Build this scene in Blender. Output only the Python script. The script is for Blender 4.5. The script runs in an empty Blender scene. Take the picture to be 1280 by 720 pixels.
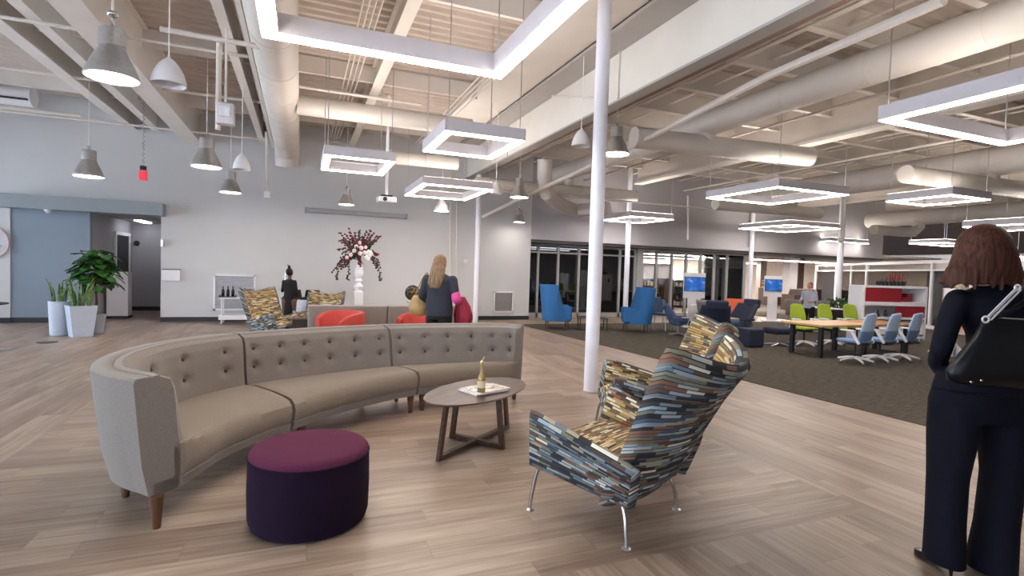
import bpy, bmesh, math, random
from mathutils import Vector, Matrix, Euler
random.seed(7)
COL = bpy.context.scene.collection
PI = math.pi
# ------------------------------------------------------------------ camera
FPX = 660.0
YAW, PITCH, ROLL = math.radians(21.85), math.radians(2.02), math.radians(1.82)
cF = Vector((math.sin(YAW)*math.cos(PITCH), math.cos(YAW)*math.cos(PITCH), -math.sin(PITCH)))
cR0 = Vector((math.cos(YAW), -math.sin(YAW), 0)); cD0 = cF.cross(cR0)
cR = math.cos(ROLL)*cR0 - math.sin(ROLL)*cD0
cD = math.sin(ROLL)*cR0 + math.cos(ROLL)*cD0
EYE = Vector((0, 0, 1.45))
def P(px, py, ax, v):
    """point of the room seen at pixel px,py lying in the plane X=v, Y=v or Z=v"""
    d = (px-640)/FPX*cR + (py-360)/FPX*cD + cF
    i = 'XYZ'.index(ax)
    return EYE + d*((v-EYE[i])/d[i])
CS, SN = math.cos(YAW), math.sin(YAW)
def W(x, d, z=0.0):
    """from metres right / metres ahead of the viewer to room coordinates"""
    return Vector((x*CS + d*SN, d*CS - x*SN, z))
cam = bpy.data.cameras.new('camera'); co = bpy.data.objects.new('camera', cam); COL.objects.link(co)
cam.sensor_width = 36; cam.lens = FPX/1280*36; cam.clip_start = .05; cam.clip_end = 300
m = Matrix((cR, -cD, -cF)).transposed().to_4x4(); m.translation = EYE
co.matrix_world = m
sc = bpy.context.scene; sc.camera = co
sc.view_settings.view_transform = 'Standard'; sc.view_settings.look = 'None'
sc.view_settings.gamma = 1; sc.view_settings.use_curve_mapping = False
sc.view_settings.exposure = 0.0

# ------------------------------------------------------------------ mesh helpers
class MB:
    def __init__(s): s.v = []; s.f = []; s.uv = []; s.hasuv = False
    def add(s, vs, fs, uvs=None):
        n = len(s.v); s.v += [Vector(p) for p in vs]
        for i, f in enumerate(fs):
            s.f.append([n+k for k in f]); s.uv.append(uvs[i] if uvs else None)
        if uvs: s.hasuv = True
        return s
    def box(s, c, size, rot=(0, 0, 0), top=None):
        hx, hy, hz = [q/2 for q in size]; M = Euler(rot).to_matrix(); c = Vector(c)
        t = top or (1, 1)
        pts = [(-hx, -hy, -hz), (hx, -hy, -hz), (hx, hy, -hz), (-hx, hy, -hz),
               (-hx*t[0], -hy*t[1], hz), (hx*t[0], -hy*t[1], hz), (hx*t[0], hy*t[1], hz), (-hx*t[0], hy*t[1], hz)]
        return s.add([c+M@Vector(p) for p in pts], [(3, 2, 1, 0), (4, 5, 6, 7), (0, 1, 5, 4), (1, 2, 6, 5), (2, 3, 7, 6), (3, 0, 4, 7)])
    def box2(s, a, b):
        return s.box([(a[i]+b[i])/2 for i in range(3)], [abs(b[i]-a[i]) for i in range(3)])
    def bar(s, p, q, w, h, up=(0, 0, 1)):
        p, q = Vector(p), Vector(q); d = (q-p).normalized(); u = Vector(up)
        if abs(d.dot(u)) > .98: u = Vector((0, 1, 0))
        r = d.cross(u).normalized(); u = r.cross(d)
        pts = [e+r*a*w/2+u*b*h/2 for e in (p, q) for a, b in ((-1, -1), (1, -1), (1, 1), (-1, 1))]
        return s.add(pts, [(0, 1, 2, 3), (7, 6, 5, 4), (0, 4, 5, 1), (1, 5, 6, 2), (2, 6, 7, 3), (3, 7, 4, 0)])
    def tube(s, pts, r, n=8, cap=True):
        pts = [Vector(p) for p in pts]; k = len(pts); rs = r if isinstance(r, (list, tuple)) else [r]*k
        rings = []; ref = None
        for i, p in enumerate(pts):
            d = (pts[min(i+1, k-1)]-pts[max(i-1, 0)]).normalized()
            if ref is None: ref = Vector((0, 0, 1)) if abs(d.z) < .9 else Vector((1, 0, 0))
            a = (ref-d*ref.dot(d)).normalized(); ref = a; b = d.cross(a)
            rings.append([p+(a*math.cos(2*PI*j/n)+b*math.sin(2*PI*j/n))*rs[i] for j in range(n)])
        return s.loft(rings, True, cap)
    def loft(s, rings, closed=True, cap=True, uv=None):
        n = len(rings[0]); vs = [p for r in rings for p in r]; fs = []; uvs = []
        for i in range(len(rings)-1):
            for j in range(n if closed else n-1):
                j2 = (j+1) % n; fs.append((i*n+j, i*n+j2, (i+1)*n+j2, (i+1)*n+j))
                if uv:
                    jj = j+1
                    uvs.append((uv(i, j), uv(i, jj), uv(i+1, jj), uv(i+1, j)))
        if cap:
            fs.append(tuple(range(n))[::-1]); fs.append(tuple((len(rings)-1)*n+j for j in range(n)))
            if uv: uvs.append(tuple(uv(0, j) for j in range(n))[::-1]); uvs.append(tuple(uv(len(rings)-1, j) for j in range(n)))
        return s.add(vs, fs, uvs if uv else None)
    def lathe(s, prof, c=(0, 0, 0), n=24, cap=True, sx=1, sy=1):
        c = Vector(c)
        rings = [[c+Vector((r*sx*math.cos(2*PI*j/n), r*sy*math.sin(2*PI*j/n), z)) for j in range(n)] for r, z in prof]
        return s.loft(rings, True, cap)
    def cyl(s, p, q, r, r2=None, n=16):
        return s.tube([p, q], [r, r if r2 is None else r2], n)
    def ell(s, c, r, n=16, m=10, rot=(0, 0, 0)):
        c = Vector(c); M = Euler(rot).to_matrix()
        rings = [[c+M@Vector((r[0]*math.sin(t)*math.cos(2*PI*j/n), r[1]*math.sin(t)*math.sin(2*PI*j/n), -r[2]*math.cos(t))) for j in range(n)]
                 for t in [PI*(i+.02)/(m+.04) if 0 < i < m else (0.03 if i == 0 else PI-.03) for i in range(m+1)]]
        return s.loft(rings, True, True)
    def prism(s, poly, z0, z1):
        n = len(poly); vs = [Vector((x, y, z0)) for x, y in poly]+[Vector((x, y, z1)) for x, y in poly]
        return s.add(vs, [tuple(range(n))[::-1], tuple(range(n, 2*n))]+[(i, (i+1) % n, n+(i+1) % n, n+i) for i in range(n)])
    def plate(s, poly, thick, M):
        """2D outline (x,y) extruded by thick along local z then placed with matrix M"""
        n = len(poly)
        vs = [M@Vector((x, y, -thick/2)) for x, y in poly]+[M@Vector((x, y, thick/2)) for x, y in poly]
        return s.add(vs, [tuple(range(n))[::-1], tuple(range(n, 2*n))]+[(i, (i+1) % n, n+(i+1) % n, n+i) for i in range(n)])
    def build(s, name, mat, parent=None, smooth=False, bevel=0, seg=2, off=None, sub=0, fix=True):
        me = bpy.data.meshes.new(name)
        o3 = Vector(off) if off is not None else Vector((0, 0, 0))
        me.from_pydata([tuple(p-o3) for p in s.v], [], s.f)
        if s.hasuv:
            l = me.uv_layers.new(name='UVMap'); k = 0
            for fi, f in enumerate(s.f):
                for t in range(len(f)):
                    l.data[k].uv = s.uv[fi][t] if s.uv[fi] else (0, 0); k += 1
        if fix:
            bm = bmesh.new(); bm.from_mesh(me); bmesh.ops.recalc_face_normals(bm, faces=bm.faces); bm.to_mesh(me); bm.free()
        if smooth:
            me.shade_smooth()
            if smooth != 'all': me.set_sharp_from_angle(angle=math.radians(38))
        me.materials.append(mat)
        o = bpy.data.objects.new(name, me); COL.objects.link(o)
        if parent: o.parent = parent
        if bevel:
            b = o.modifiers.new('b', 'BEVEL'); b.width = bevel; b.segments = seg; b.limit_method = 'ANGLE'; b.angle_limit = math.radians(40)
            b.harden_normals = False
        if sub:
            b = o.modifiers.new('s', 'SUBSURF'); b.levels = sub; b.render_levels = sub
        return o
def bake(o):
    bpy.context.view_layer.update()
    dg = bpy.context.evaluated_depsgraph_get()
    me = bpy.data.meshes.new_from_object(o.evaluated_get(dg)); o.modifiers.clear(); o.data = me
def remesh(mb, name, mat, parent, vox=.012, it=6):
    o = mb.build(name, mat, parent, fix=True)
    r = o.modifiers.new('r', 'REMESH'); r.mode = 'VOXEL'; r.voxel_size = vox; r.use_smooth_shade = True
    s = o.modifiers.new('s', 'SMOOTH'); s.iterations = it; s.factor = .5
    bake(o); o.data.shade_smooth(); o.data.materials.clear(); o.data.materials.append(mat)
    return o
def tag(o, label=None, cat=None, group=None, kind=None):
    if label: o['label'] = label
    if cat: o['category'] = cat
    if group: o['group'] = group
    if kind: o['kind'] = kind
    return o
def thing(name, label, cat, loc=(0, 0, 0), rz=0, group=None):
    o = bpy.data.objects.new(name, None); COL.objects.link(o); o.empty_display_size = .1
    o.location = loc; o.rotation_euler = (0, 0, rz)
    return tag(o, label, cat, group)
def dup(root, loc, rz=None, label=None, group=None, scale=None):
    def cp(o, par):
        c = o.copy(); COL.objects.link(c); c.parent = par
        for ch in o.children: cp(ch, c)
        return c
    r = cp(root, None); r.location = loc
    if rz is not None: r.rotation_euler = (0, 0, rz)
    if scale: r.scale = scale if isinstance(scale, (tuple, list)) else (scale,)*3
    if label: r['label'] = label
    if group: r['group'] = group
    return r
def S(name, mb, mat, label=None, cat=None, **k):
    o = mb.build(name, mat, **k); tag(o, label, cat, kind='structure'); return o

# ------------------------------------------------------------------ materials
def srgb(h):
    if isinstance(h, str): h = [int(h[i:i+2], 16)/255 for i in (0, 2, 4)]
    return tuple([(c/12.92 if c <= .04045 else ((c+.055)/1.055)**2.4) for c in h]+[1])
class NT:
    def __init__(s, name):
        s.m = bpy.data.materials.new(name); s.m.use_nodes = True; s.t = s.m.node_tree; s.n = s.t.nodes; s.b = s.n['Principled BSDF']
    def N(s, typ, **k):
        n = s.n.new(typ)
        for a, v in k.items(): setattr(n, a, v)
        return n
    def L(s, a, b): s.t.links.new(a, b)
    def math(s, op, a, b=None, c=None):
        n = s.N('ShaderNodeMath', operation=op)
        for i, v in enumerate((a, b, c)):
            if v is None: continue
            if isinstance(v, (int, float)): n.inputs[i].default_value = v
            else: s.L(v, n.inputs[i])
        return n.outputs[0]
    def ramp(s, fac, stops, interp='LINEAR'):
        r = s.N('ShaderNodeValToRGB'); r.color_ramp.interpolation = interp; e = r.color_ramp.elements
        while len(e) > 1: e.remove(e[0])
        e[0].position = stops[0][0]; e[0].color = stops[0][1]
        for p, c in stops[1:]:
            x = e.new(p); x.color = c
        s.L(fac, r.inputs[0]); return r.outputs[0]
    def bump(s, h, strength=.3, dist=.01):
        b = s.N('ShaderNodeBump'); b.inputs['Strength'].default_value = strength; b.inputs['Distance'].default_value = dist
        s.L(h, b.inputs['Height']); s.L(b.outputs[0], s.b.inputs['Normal'])
def mat(name, col, rough=.5, metal=0, var=.06, scale=12, bump=0, bscale=60, emit=0, ecol=None, spec=None, coat=0, trans=0, sheen=0):
    t = NT(name); c = srgb(col) if not (isinstance(col, tuple) and len(col) == 4) else col
    t.b.inputs['Roughness'].default_value = rough; t.b.inputs['Metallic'].default_value = metal
    if spec is not None: t.b.inputs['Specular IOR Level'].default_value = spec
    if coat: t.b.inputs['Coat Weight'].default_value = coat
    if sheen: t.b.inputs['Sheen Weight'].default_value = sheen
    if trans: t.b.inputs['Transmission Weight'].default_value = trans
    tc = t.N('ShaderNodeTexCoord')
    nz = t.N('ShaderNodeTexNoise'); nz.inputs['Scale'].default_value = scale; nz.inputs['Detail'].default_value = 3
    t.L(tc.outputs['Object'], nz.inputs['Vector'])
    lo = tuple(max(0, q*(1-var)) for q in c[:3])+(1,); hi = tuple(min(1, q*(1+var)) for q in c[:3])+(1,)
    t.L(t.ramp(nz.outputs['Fac'], [(.3, lo), (.7, hi)]), t.b.inputs['Base Color'])
    if bump:
        n2 = t.N('ShaderNodeTexNoise'); n2.inputs['Scale'].default_value = bscale; n2.inputs['Detail'].default_value = 2
        t.L(tc.outputs['Object'], n2.inputs['Vector']); t.bump(n2.outputs['Fac'], bump, .005)
    if emit:
        t.b.inputs['Emission Strength'].default_value = emit; t.b.inputs['Emission Color'].default_value = srgb(ecol or col)
    return t.m
def wood_mat(name, c1, c2, rough=.4, scale=1.0, axis=0):
    t = NT(name); tc = t.N('ShaderNodeTexCoord'); mp = t.N('ShaderNodeMapping')
    sc_ = [18*scale]*3; sc_[axis] = 1.2*scale; mp.inputs['Scale'].default_value = sc_
    t.L(tc.outputs['Object'], mp.inputs[0]); nz = t.N('ShaderNodeTexNoise'); nz.inputs['Scale'].default_value = 1.5; nz.inputs['Detail'].default_value = 5
    nz.inputs['Distortion'].default_value = .6
    t.L(mp.outputs[0], nz.inputs['Vector']); t.L(t.ramp(nz.outputs['Fac'], [(.32, srgb(c1)), (.68, srgb(c2))]), t.b.inputs['Base Color'])
    t.b.inputs['Roughness'].default_value = rough; return t.m

M = {}
M['wall'] = mat('wall_paint', 'c7c6c6', .75, var=.02, scale=1.2)
M['wallgrey'] = mat('grey_wall_paint', 'a4a1a3', .75, var=.02, scale=1.2)
M['bluewall'] = mat('blue_grey_wall_paint', '828e9b', .7, var=.03, scale=1)
M['header'] = mat('pale_blue_header_paint', '8f979c', .7, var=.02)
M['base'] = mat('black_rubber_base', '24232a', .5)
M['deck'] = mat('cream_roof_deck_paint', 'c2b6ab', .7, var=.05, scale=1.5)
M['beam'] = mat('cream_beam_paint', 'ddd6ce', .6, var=.04, scale=2)
M['beam2'] = mat('white_girder_paint', 'dcd8cf', .6, var=.03, scale=2)
M['beam3'] = mat('grey_flange_paint', 'a9a49f', .6, var=.03, scale=2)
M['duct'] = mat('white_duct_paint', 'd0c8bf', .45, var=.03, scale=3)
M['pipe'] = mat('pipe_paint', 'd6cdc4', .45, var=.03)
M['rust'] = mat('brown_channel_paint', '8d7668', .7, var=.1, scale=4)
M['column'] = mat('white_column_paint', 'e2e2ea', .35, var=.015)
M['lampmetal'] = mat('brushed_aluminium', 'b3b1ae', .32, metal=.65, var=.08, scale=30)
M['white'] = mat('white_plastic', 'e4e3e6', .4, var=.02)
M['ledbody'] = mat('grey_aluminium_extrusion', 'cfcbd0', .5, metal=0, var=.02)
M['led'] = mat('lit_diffuser', 'ffffff', .5, var=0, emit=14, ecol='fff5ee')
M['ledtop'] = mat('lit_upper_diffuser', 'ffffff', .5, var=0, emit=11, ecol='fff4ea')
M['bulb'] = mat('lit_lamp_diffuser', 'ffffff', .5, var=0, emit=16, ecol='fff4e8')
M['black'] = mat('black_metal', '1a1a1d', .45, var=.1)
M['chrome'] = mat('chrome', 'c9c9cc', .18, metal=1, var=.02)
M['steel'] = mat('satin_steel', 'b9b9bd', .3, metal=.9, var=.03)
M['frame'] = mat('anodised_window_frame', 'b4b2b2', .4, metal=.35, var=.03)
M['sofa'] = mat('grey_taupe_woven_fabric', '787069', .9, var=.1, scale=90, bump=.25, bscale=400, sheen=.15)
M['sofaseat'] = mat('taupe_woven_seat_fabric', '7b6f61', .9, var=.1, scale=90, bump=.25, bscale=400, sheen=.15)
M['sofabutton'] = mat('dark_taupe_button_fabric', '4d4742', .9, var=.1, scale=90)
M['sofaleg'] = wood_mat('walnut_leg', '3c2518', '6a4630', .4, axis=2)
M['walnut'] = wood_mat('walnut_table', '3a2922', '5a4236', .38, axis=0)
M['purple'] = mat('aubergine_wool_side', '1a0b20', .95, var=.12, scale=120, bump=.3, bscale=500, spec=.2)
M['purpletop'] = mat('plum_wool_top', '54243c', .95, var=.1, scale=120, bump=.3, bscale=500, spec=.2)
M['greysofa'] = mat('light_grey_sofa_fabric', '8f8781', .9, var=.06, scale=60, bump=.1)
M['coral'] = mat('coral_red_upholstery', 'a8352c', .7, var=.05, scale=20)
M['blue'] = mat('bright_blue_upholstery', '27639a', .8, var=.06, scale=30, bump=.1)
M['navy'] = mat('navy_upholstery', '1a2136', .8, var=.1, scale=30)
M['slate'] = mat('slate_blue_upholstery', '3d4f6c', .8, var=.1, scale=30)
M['lime'] = mat('lime_green_chair_plastic', '97aa2c', .45, var=.04)
M['skyb'] = mat('pale_blue_chair_plastic', 'bdd6f4', .45, var=.03)
M['bluegrey'] = mat('blue_grey_mesh', '6f8db5', .6, var=.06, scale=60)
M['castor'] = mat('grey_castor_rubber', '5a5a60', .5)
M['red'] = mat('deep_red_panel', '8c1a26', .5, var=.04)
M['tabletop'] = wood_mat('light_maple_top', 'b98e62', 'd0a97c', .35, axis=0)
M['tabletop2'] = wood_mat('warm_brown_top', '9a6f48', 'b98a5f', .35, axis=0)
M['cloth'] = mat('white_tablecloth', 'dfe2ee', .8, var=.03)
M['greyred'] = mat('brick_red_seat_fabric', '9c4a4a', .8)
M['greyplas'] = mat('taupe_grey_plastic', '8a8480', .5)
M['orange'] = mat('orange_plastic', 'e0633c', .5)
M['planter'] = mat('pale_blue_white_planter', 'b9c3d2', .35, var=.03, coat=.2)
M['planter2'] = mat('grey_planter', '8d929b', .4, var=.03)
M['soil'] = mat('dark_potting_soil', '2a2320', .95, var=.3, scale=60)
M['bark'] = mat('brown_bark', '4b3a2c', .9, var=.2)
M['skin'] = mat('skin', 'c98f76', .5, var=.03)
M['skind'] = mat('dark_skin', '5a3a2e', .5, var=.03)
M['navysuit'] = mat('navy_suit_cloth', '080b18', .85, var=.2, scale=20, bump=.15, bscale=30, spec=.2)
M['bagblk'] = mat('black_patent_leather', '07090f', .38, var=.1, spec=.35)
M['greytop'] = mat('slate_grey_knit', '282b36', .9, var=.1, scale=30)
M['pink'] = mat('hot_pink_sleeve', 'd2468f', .8)
M['maroon'] = mat('crimson_coat_cloth', '8c1530', .7, var=.15)
M['tan'] = mat('tan_leather', '9a7a44', .5, var=.1)
M['blackcloth'] = mat('black_cloth', '0e0d10', .9, var=.2)
M['shelfwhite'] = mat('white_laminate', 'd9d6db', .4, var=.02)
M['shoe'] = mat('black_shoe_leather', '0a0a0c', .25)
def hair(name, c1, c2):
    t = NT(name); tc = t.N('ShaderNodeTexCoord'); mp = t.N('ShaderNodeMapping'); mp.inputs['Scale'].default_value = (70, 70, 5)
    t.L(tc.outputs['Object'], mp.inputs[0]); nz = t.N('ShaderNodeTexNoise'); nz.inputs['Scale'].default_value = 1.2; nz.inputs['Detail'].default_value = 4
    t.L(mp.outputs[0], nz.inputs['Vector']); t.L(t.ramp(nz.outputs['Fac'], [(.3, srgb(c1)), (.7, srgb(c2))]), t.b.inputs['Base Color'])
    t.b.inputs['Roughness'].default_value = .6; t.b.inputs['Specular IOR Level'].default_value = .25; t.bump(nz.outputs['Fac'], .5, .01); return t.m
M['hairbrown'] = hair('chestnut_hair', '24120c', '542f20')
M['hairblonde'] = hair('blonde_hair', '5e4a36', '94795c')
M['hairblack'] = hair('black_hair', '0b0909', '1c1717')

def glass_mat(name, tint=(.9, .93, .95), refl=.12, clear=.85):
    t = NT(name); t.n.remove(t.b)
    tr = t.N('ShaderNodeBsdfTransparent'); tr.inputs[0].default_value = tuple(c*clear for c in tint)+(1,)
    gl = t.N('ShaderNodeBsdfGlossy'); gl.inputs['Roughness'].default_value = .02
    fr = t.N('ShaderNodeFresnel'); fr.inputs[0].default_value = 1.5
    f2 = t.math('ADD', fr.outputs[0], refl-.04)
    mx = t.N('ShaderNodeMixShader'); t.L(f2, mx.inputs[0]); t.L(tr.outputs[0], mx.inputs[1]); t.L(gl.outputs[0], mx.inputs[2])
    t.L(mx.outputs[0], t.n['Material Output'].inputs[0]); return t.m
M['glass'] = glass_mat('window_glass')
M['glassdark'] = glass_mat('tinted_window_glass', (.75, .8, .85), .1, .6)

def floor_mat():
    t = NT('herringbone_oak_vinyl'); g = t.N('ShaderNodeNewGeometry'); sp = t.N('ShaderNodeSeparateXYZ'); t.L(g.outputs['Position'], sp.inputs[0])
    X, Y = sp.outputs[0], sp.outputs[1]
    mid = t.math('MULTIPLY', t.math('GREATER_THAN', X, -1.9), t.math('LESS_THAN', X, 3.35))
    far = t.math('GREATER_THAN', Y, 2.2)
    alongX = t.math('MULTIPLY', mid, far)
    def mixf(a, b):  # alongX ? a : b
        n = t.N('ShaderNodeMix'); n.data_type = 'FLOAT'; t.L(alongX, n.inputs[0]); t.L(b, n.inputs[2]); t.L(a, n.inputs[3]); return n.outputs[0]
    U = mixf(X, Y); V = mixf(Y, X)
    row = t.math('FLOOR', t.math('DIVIDE', V, .18))
    wn = t.N('ShaderNodeTexWhiteNoise', noise_dimensions='1D'); t.L(row, wn.inputs['W'])
    uu = t.math('ADD', t.math('DIVIDE', U, 1.22), wn.outputs['Value'])
    colm = t.math('FLOOR', uu)
    cv = t.N('ShaderNodeCombineXYZ'); t.L(row, cv.inputs[0]); t.L(colm, cv.inputs[1]); t.L(alongX, cv.inputs[2])
    w2 = t.N('ShaderNodeTexWhiteNoise', noise_dimensions='3D'); t.L(cv.outputs[0], w2.inputs['Vector'])
    # grain
    gv = t.N('ShaderNodeCombineXYZ'); t.L(t.math('MULTIPLY', U, 1.6), gv.inputs[0]); t.L(t.math('MULTIPLY', V, 34), gv.inputs[1]); t.L(t.math('MULTIPLY', w2.outputs['Value'], 40), gv.inputs[2])
    nz = t.N('ShaderNodeTexNoise'); nz.inputs['Scale'].default_value = 1; nz.inputs['Detail'].default_value = 5; nz.inputs['Roughness'].default_value = .6; nz.inputs['Distortion'].default_value = .5
    t.L(gv.outputs[0], nz.inputs['Vector'])
    gv2 = t.N('ShaderNodeCombineXYZ'); t.L(t.math('MULTIPLY', U, .9), gv2.inputs[0]); t.L(t.math('MULTIPLY', V, 7), gv2.inputs[1]); t.L(t.math('MULTIPLY', w2.outputs['Value'], 90), gv2.inputs[2])
    n3 = t.N('ShaderNodeTexNoise'); n3.inputs['Scale'].default_value = 1.3; n3.inputs['Detail'].default_value = 3; t.L(gv2.outputs[0], n3.inputs['Vector'])
    tone = t.math('ADD', t.math('MULTIPLY', w2.outputs['Value'], .2), t.math('ADD', t.math('MULTIPLY', nz.outputs['Fac'], .7), t.math('MULTIPLY', n3.outputs['Fac'], .42)))
    base = t.ramp(tone, [(.4, srgb('6b5b50')), (.56, srgb('827062')), (.72, srgb('978575')), (.92, srgb('ae9d8d'))])
    # seams
    fv = t.math('FRACT', t.math('DIVIDE', V, .18)); fu = t.math('FRACT', uu)
    sv = t.math('LESS_THAN', fv, .018); su = t.math('LESS_THAN', fu, .003)
    seam = t.math('MAXIMUM', sv, su)
    mx = t.N('ShaderNodeMix'); mx.data_type = 'RGBA'; t.L(t.math('MULTIPLY', seam, .4), mx.inputs[0]); t.L(base, mx.inputs[6]); mx.inputs[7].default_value = srgb('55453a')
    t.L(mx.outputs[2], t.b.inputs['Base Color'])
    t.b.inputs['Roughness'].default_value = .38; t.b.inputs['Specular IOR Level'].default_value = .45
    t.bump(t.math('SUBTRACT', nz.outputs['Fac'], seam), .12, .002); return t.m
M['floor'] = floor_mat()
def carpet_mat():
    t = NT('grey_brown_carpet'); g = t.N('ShaderNodeNewGeometry')
    mp = t.N('ShaderNodeMapping'); mp.inputs['Scale'].default_value = (3, 14, 1); t.L(g.outputs['Position'], mp.inputs[0])
    n1 = t.N('ShaderNodeTexNoise'); n1.inputs['Scale'].default_value = 2; n1.inputs['Detail'].default_value = 6; n1.inputs['Roughness'].default_value = .75; t.L(mp.outputs[0], n1.inputs['Vector'])
    t.L(t.ramp(n1.outputs['Fac'], [(.3, srgb('3c3933')), (.5, srgb('544f47')), (.7, srgb('69625a'))]), t.b.inputs['Base Color'])
    t.b.inputs['Roughness'].default_value = .98; t.b.inputs['Specular IOR Level'].default_value = .1
    n2 = t.N('ShaderNodeTexNoise'); n2.inputs['Scale'].default_value = 300; t.L(g.outputs['Position'], n2.inputs['Vector']); t.bump(n2.outputs['Fac'], .5, .01); return t.m
M['carpet'] = carpet_mat()
def stripe_mat(name, pal, h=.0215, w=.1):
    """woven upholstery: rows of coloured dashes, from the UVs in metres"""
    t = NT(name); uvn = t.N('ShaderNodeUVMap'); sp = t.N('ShaderNodeSeparateXYZ'); t.L(uvn.outputs[0], sp.inputs[0])
    r = t.math('DIVIDE', sp.outputs[1], h); row = t.math('FLOOR', r)
    wn = t.N('ShaderNodeTexWhiteNoise', noise_dimensions='1D'); t.L(row, wn.inputs['W'])
    u = t.math('ADD', t.math('DIVIDE', sp.outputs[0], w), t.math('MULTIPLY', wn.outputs['Value'], 7)); c = t.math('FLOOR', u)
    cv = t.N('ShaderNodeCombineXYZ'); t.L(row, cv.inputs[0]); t.L(c, cv.inputs[1])
    w2 = t.N('ShaderNodeTexWhiteNoise', noise_dimensions='2D'); t.L(cv.outputs[0], w2.inputs['Vector'])
    n = len(pal); pc = t.ramp(w2.outputs['Value'], [(i/n, srgb(p)) for i, p in enumerate(pal)], 'CONSTANT')
    fr = t.math('FRACT', r); ln = t.math('LESS_THAN', fr, .24)
    w3 = t.N('ShaderNodeTexWhiteNoise', noise_dimensions='2D'); c2 = t.N('ShaderNodeCombineXYZ'); t.L(row, c2.inputs[0]); t.L(t.math('FLOOR', t.math('MULTIPLY', u, .7)), c2.inputs[1]); t.L(c2.outputs[0], w3.inputs['Vector'])
    lc = t.ramp(w3.outputs['Value'], [(0, srgb('222329')), (.55, srgb('3a3d44')), (.8, srgb('6d6550')), (.9, srgb('8c8f90'))], 'CONSTANT')
    mx = t.N('ShaderNodeMix'); mx.data_type = 'RGBA'; t.L(ln, mx.inputs[0]); t.L(pc, mx.inputs[6]); t.L(lc, mx.inputs[7]); t.L(mx.outputs[2], t.b.inputs['Base Color'])
    t.b.inputs['Roughness'].default_value = .9
    nz = t.N('ShaderNodeTexNoise'); nz.inputs['Scale'].default_value = 500; t.L(uvn.outputs[0], nz.inputs['Vector']); t.bump(nz.outputs['Fac'], .3, .004); return t.m
M['stripe'] = stripe_mat('multicolour_dash_weave', ['25272c', '7a8b94', '413b38', 'a5aaa8', '6b6d5c', '2a2d33', '8ca0aa', '584840', 'd8d4c6', '34363b', '475260', '7d7b6c', '7a5844', '2b2d32', '66737c', '9d9782'])
M['stripey'] = stripe_mat('warm_dash_palette', ['4a4236', 'a3824a', '7a5c3c', 'bba878', '6f6a52', '3a352e', 'b0925a', 'cfc4a2', '8a5230', '94804a', 'c9bc98', '6b5238'], .0215, .1)  # warmer dash palette, given only to the inner faces of the wing chairs
M['yellowtrim'] = mat('dark_edge_trim', '3a3630', .8)
# ================================================================== ROOM SHELL
DZ = 4.82           # underside of roof deck
WY = 14.1          # white back wall
S('floor', MB().box2((-9, -5, -.1), (27.3, 32, 0)), M['floor'], 'wood plank floor laid in large turned blocks', 'floor')
ce = [(5.36, 12.85), (6.34, -5)]
S('floor_carpet', MB().prism([ce[1], (27.2, -5), (27.2, 22), (15.8, 22), (15.8, 12.85), ce[0]], 0.0, .008), M['carpet'], 'grey brown streaked carpet beyond the wood floor', 'carpet')
# corrugated deck: ribs run along X
mb = MB(); prof = []
y = -5.0
while y < 22:
    prof += [(y, DZ), (y+.07, DZ), (y+.10, DZ+.05), (y+.17, DZ+.05)]; y += .2
mb.loft([[Vector((x, a, b)) for a, b in prof] for x in (-9.2, 27.4)], closed=False, cap=False)
S('ceiling', mb, M['deck'], 'cream ribbed metal roof deck', 'ceiling', fix=False)
S('ceiling_cover', MB().box2((-9.3, -5.2, DZ+.08), (27.5, 32.2, DZ+.2)), M['deck'], 'roof slab over the ribbed deck', 'ceiling')
# white back wall with the corridor opening
OX0, OX1, OZ = -4.27, -2.95, 2.40
S('wall_back', MB().box2((-9, WY, 0), (-5.62, WY+.15, DZ+.08)).box2((-5.62, WY, OZ), (OX1, WY+.15, DZ+.08)).box2((OX1, WY, 0), (6.2, WY+.15, DZ+.08)),
  M['wall'], 'white painted end wall', 'wall')
S('wall_blue', MB().box2((-5.62, WY+.02, 0), (OX0, WY+.17, OZ)), M['bluewall'], 'blue grey wall panel beside the corridor', 'wall')
S('wall_header', MB().box2((-5.78, WY-.32, OZ-.01), (-2.86, WY, OZ+.27)), M['header'], 'pale blue grey header box over the corridor opening', 'wall header', bevel=.004)
S('wall_corridor', MB().box2((OX0-.12, WY+.17, 0), (OX0, 17.4, OZ)).box2((OX0-.12, 17.2, 0), (OX1+.1, 17.4, OZ)).box2((OX1, WY+.15, 0), (OX1+.12, 17.4, OZ)), M['wallgrey'], 'grey walls of the short corridor', 'wall')
S('ceiling_corridor', MB().box2((OX0-.1, WY+.15, OZ), (OX1+.1, 17.4, OZ+.06)), M['wallgrey'], 'corridor ceiling', 'ceiling')
S('baseboard_back', MB().box2((-9, WY-.015, 0), (-5.62, WY, .11)).box2((OX1, WY-.015, 0), (6.2, WY, .11)), M['base'], 'black baseboard of the white wall', 'baseboard')
S('baseboard_blue', MB().box2((-5.62, WY+.005, 0), (OX0, WY+.02, .11)), M['base'], 'black baseboard under the blue wall', 'baseboard')
S('baseboard_corridor', MB().box2((OX0, 17.185, 0), (OX1, 17.2, .11)), M['base'], 'black baseboard at the corridor end', 'baseboard')
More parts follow.
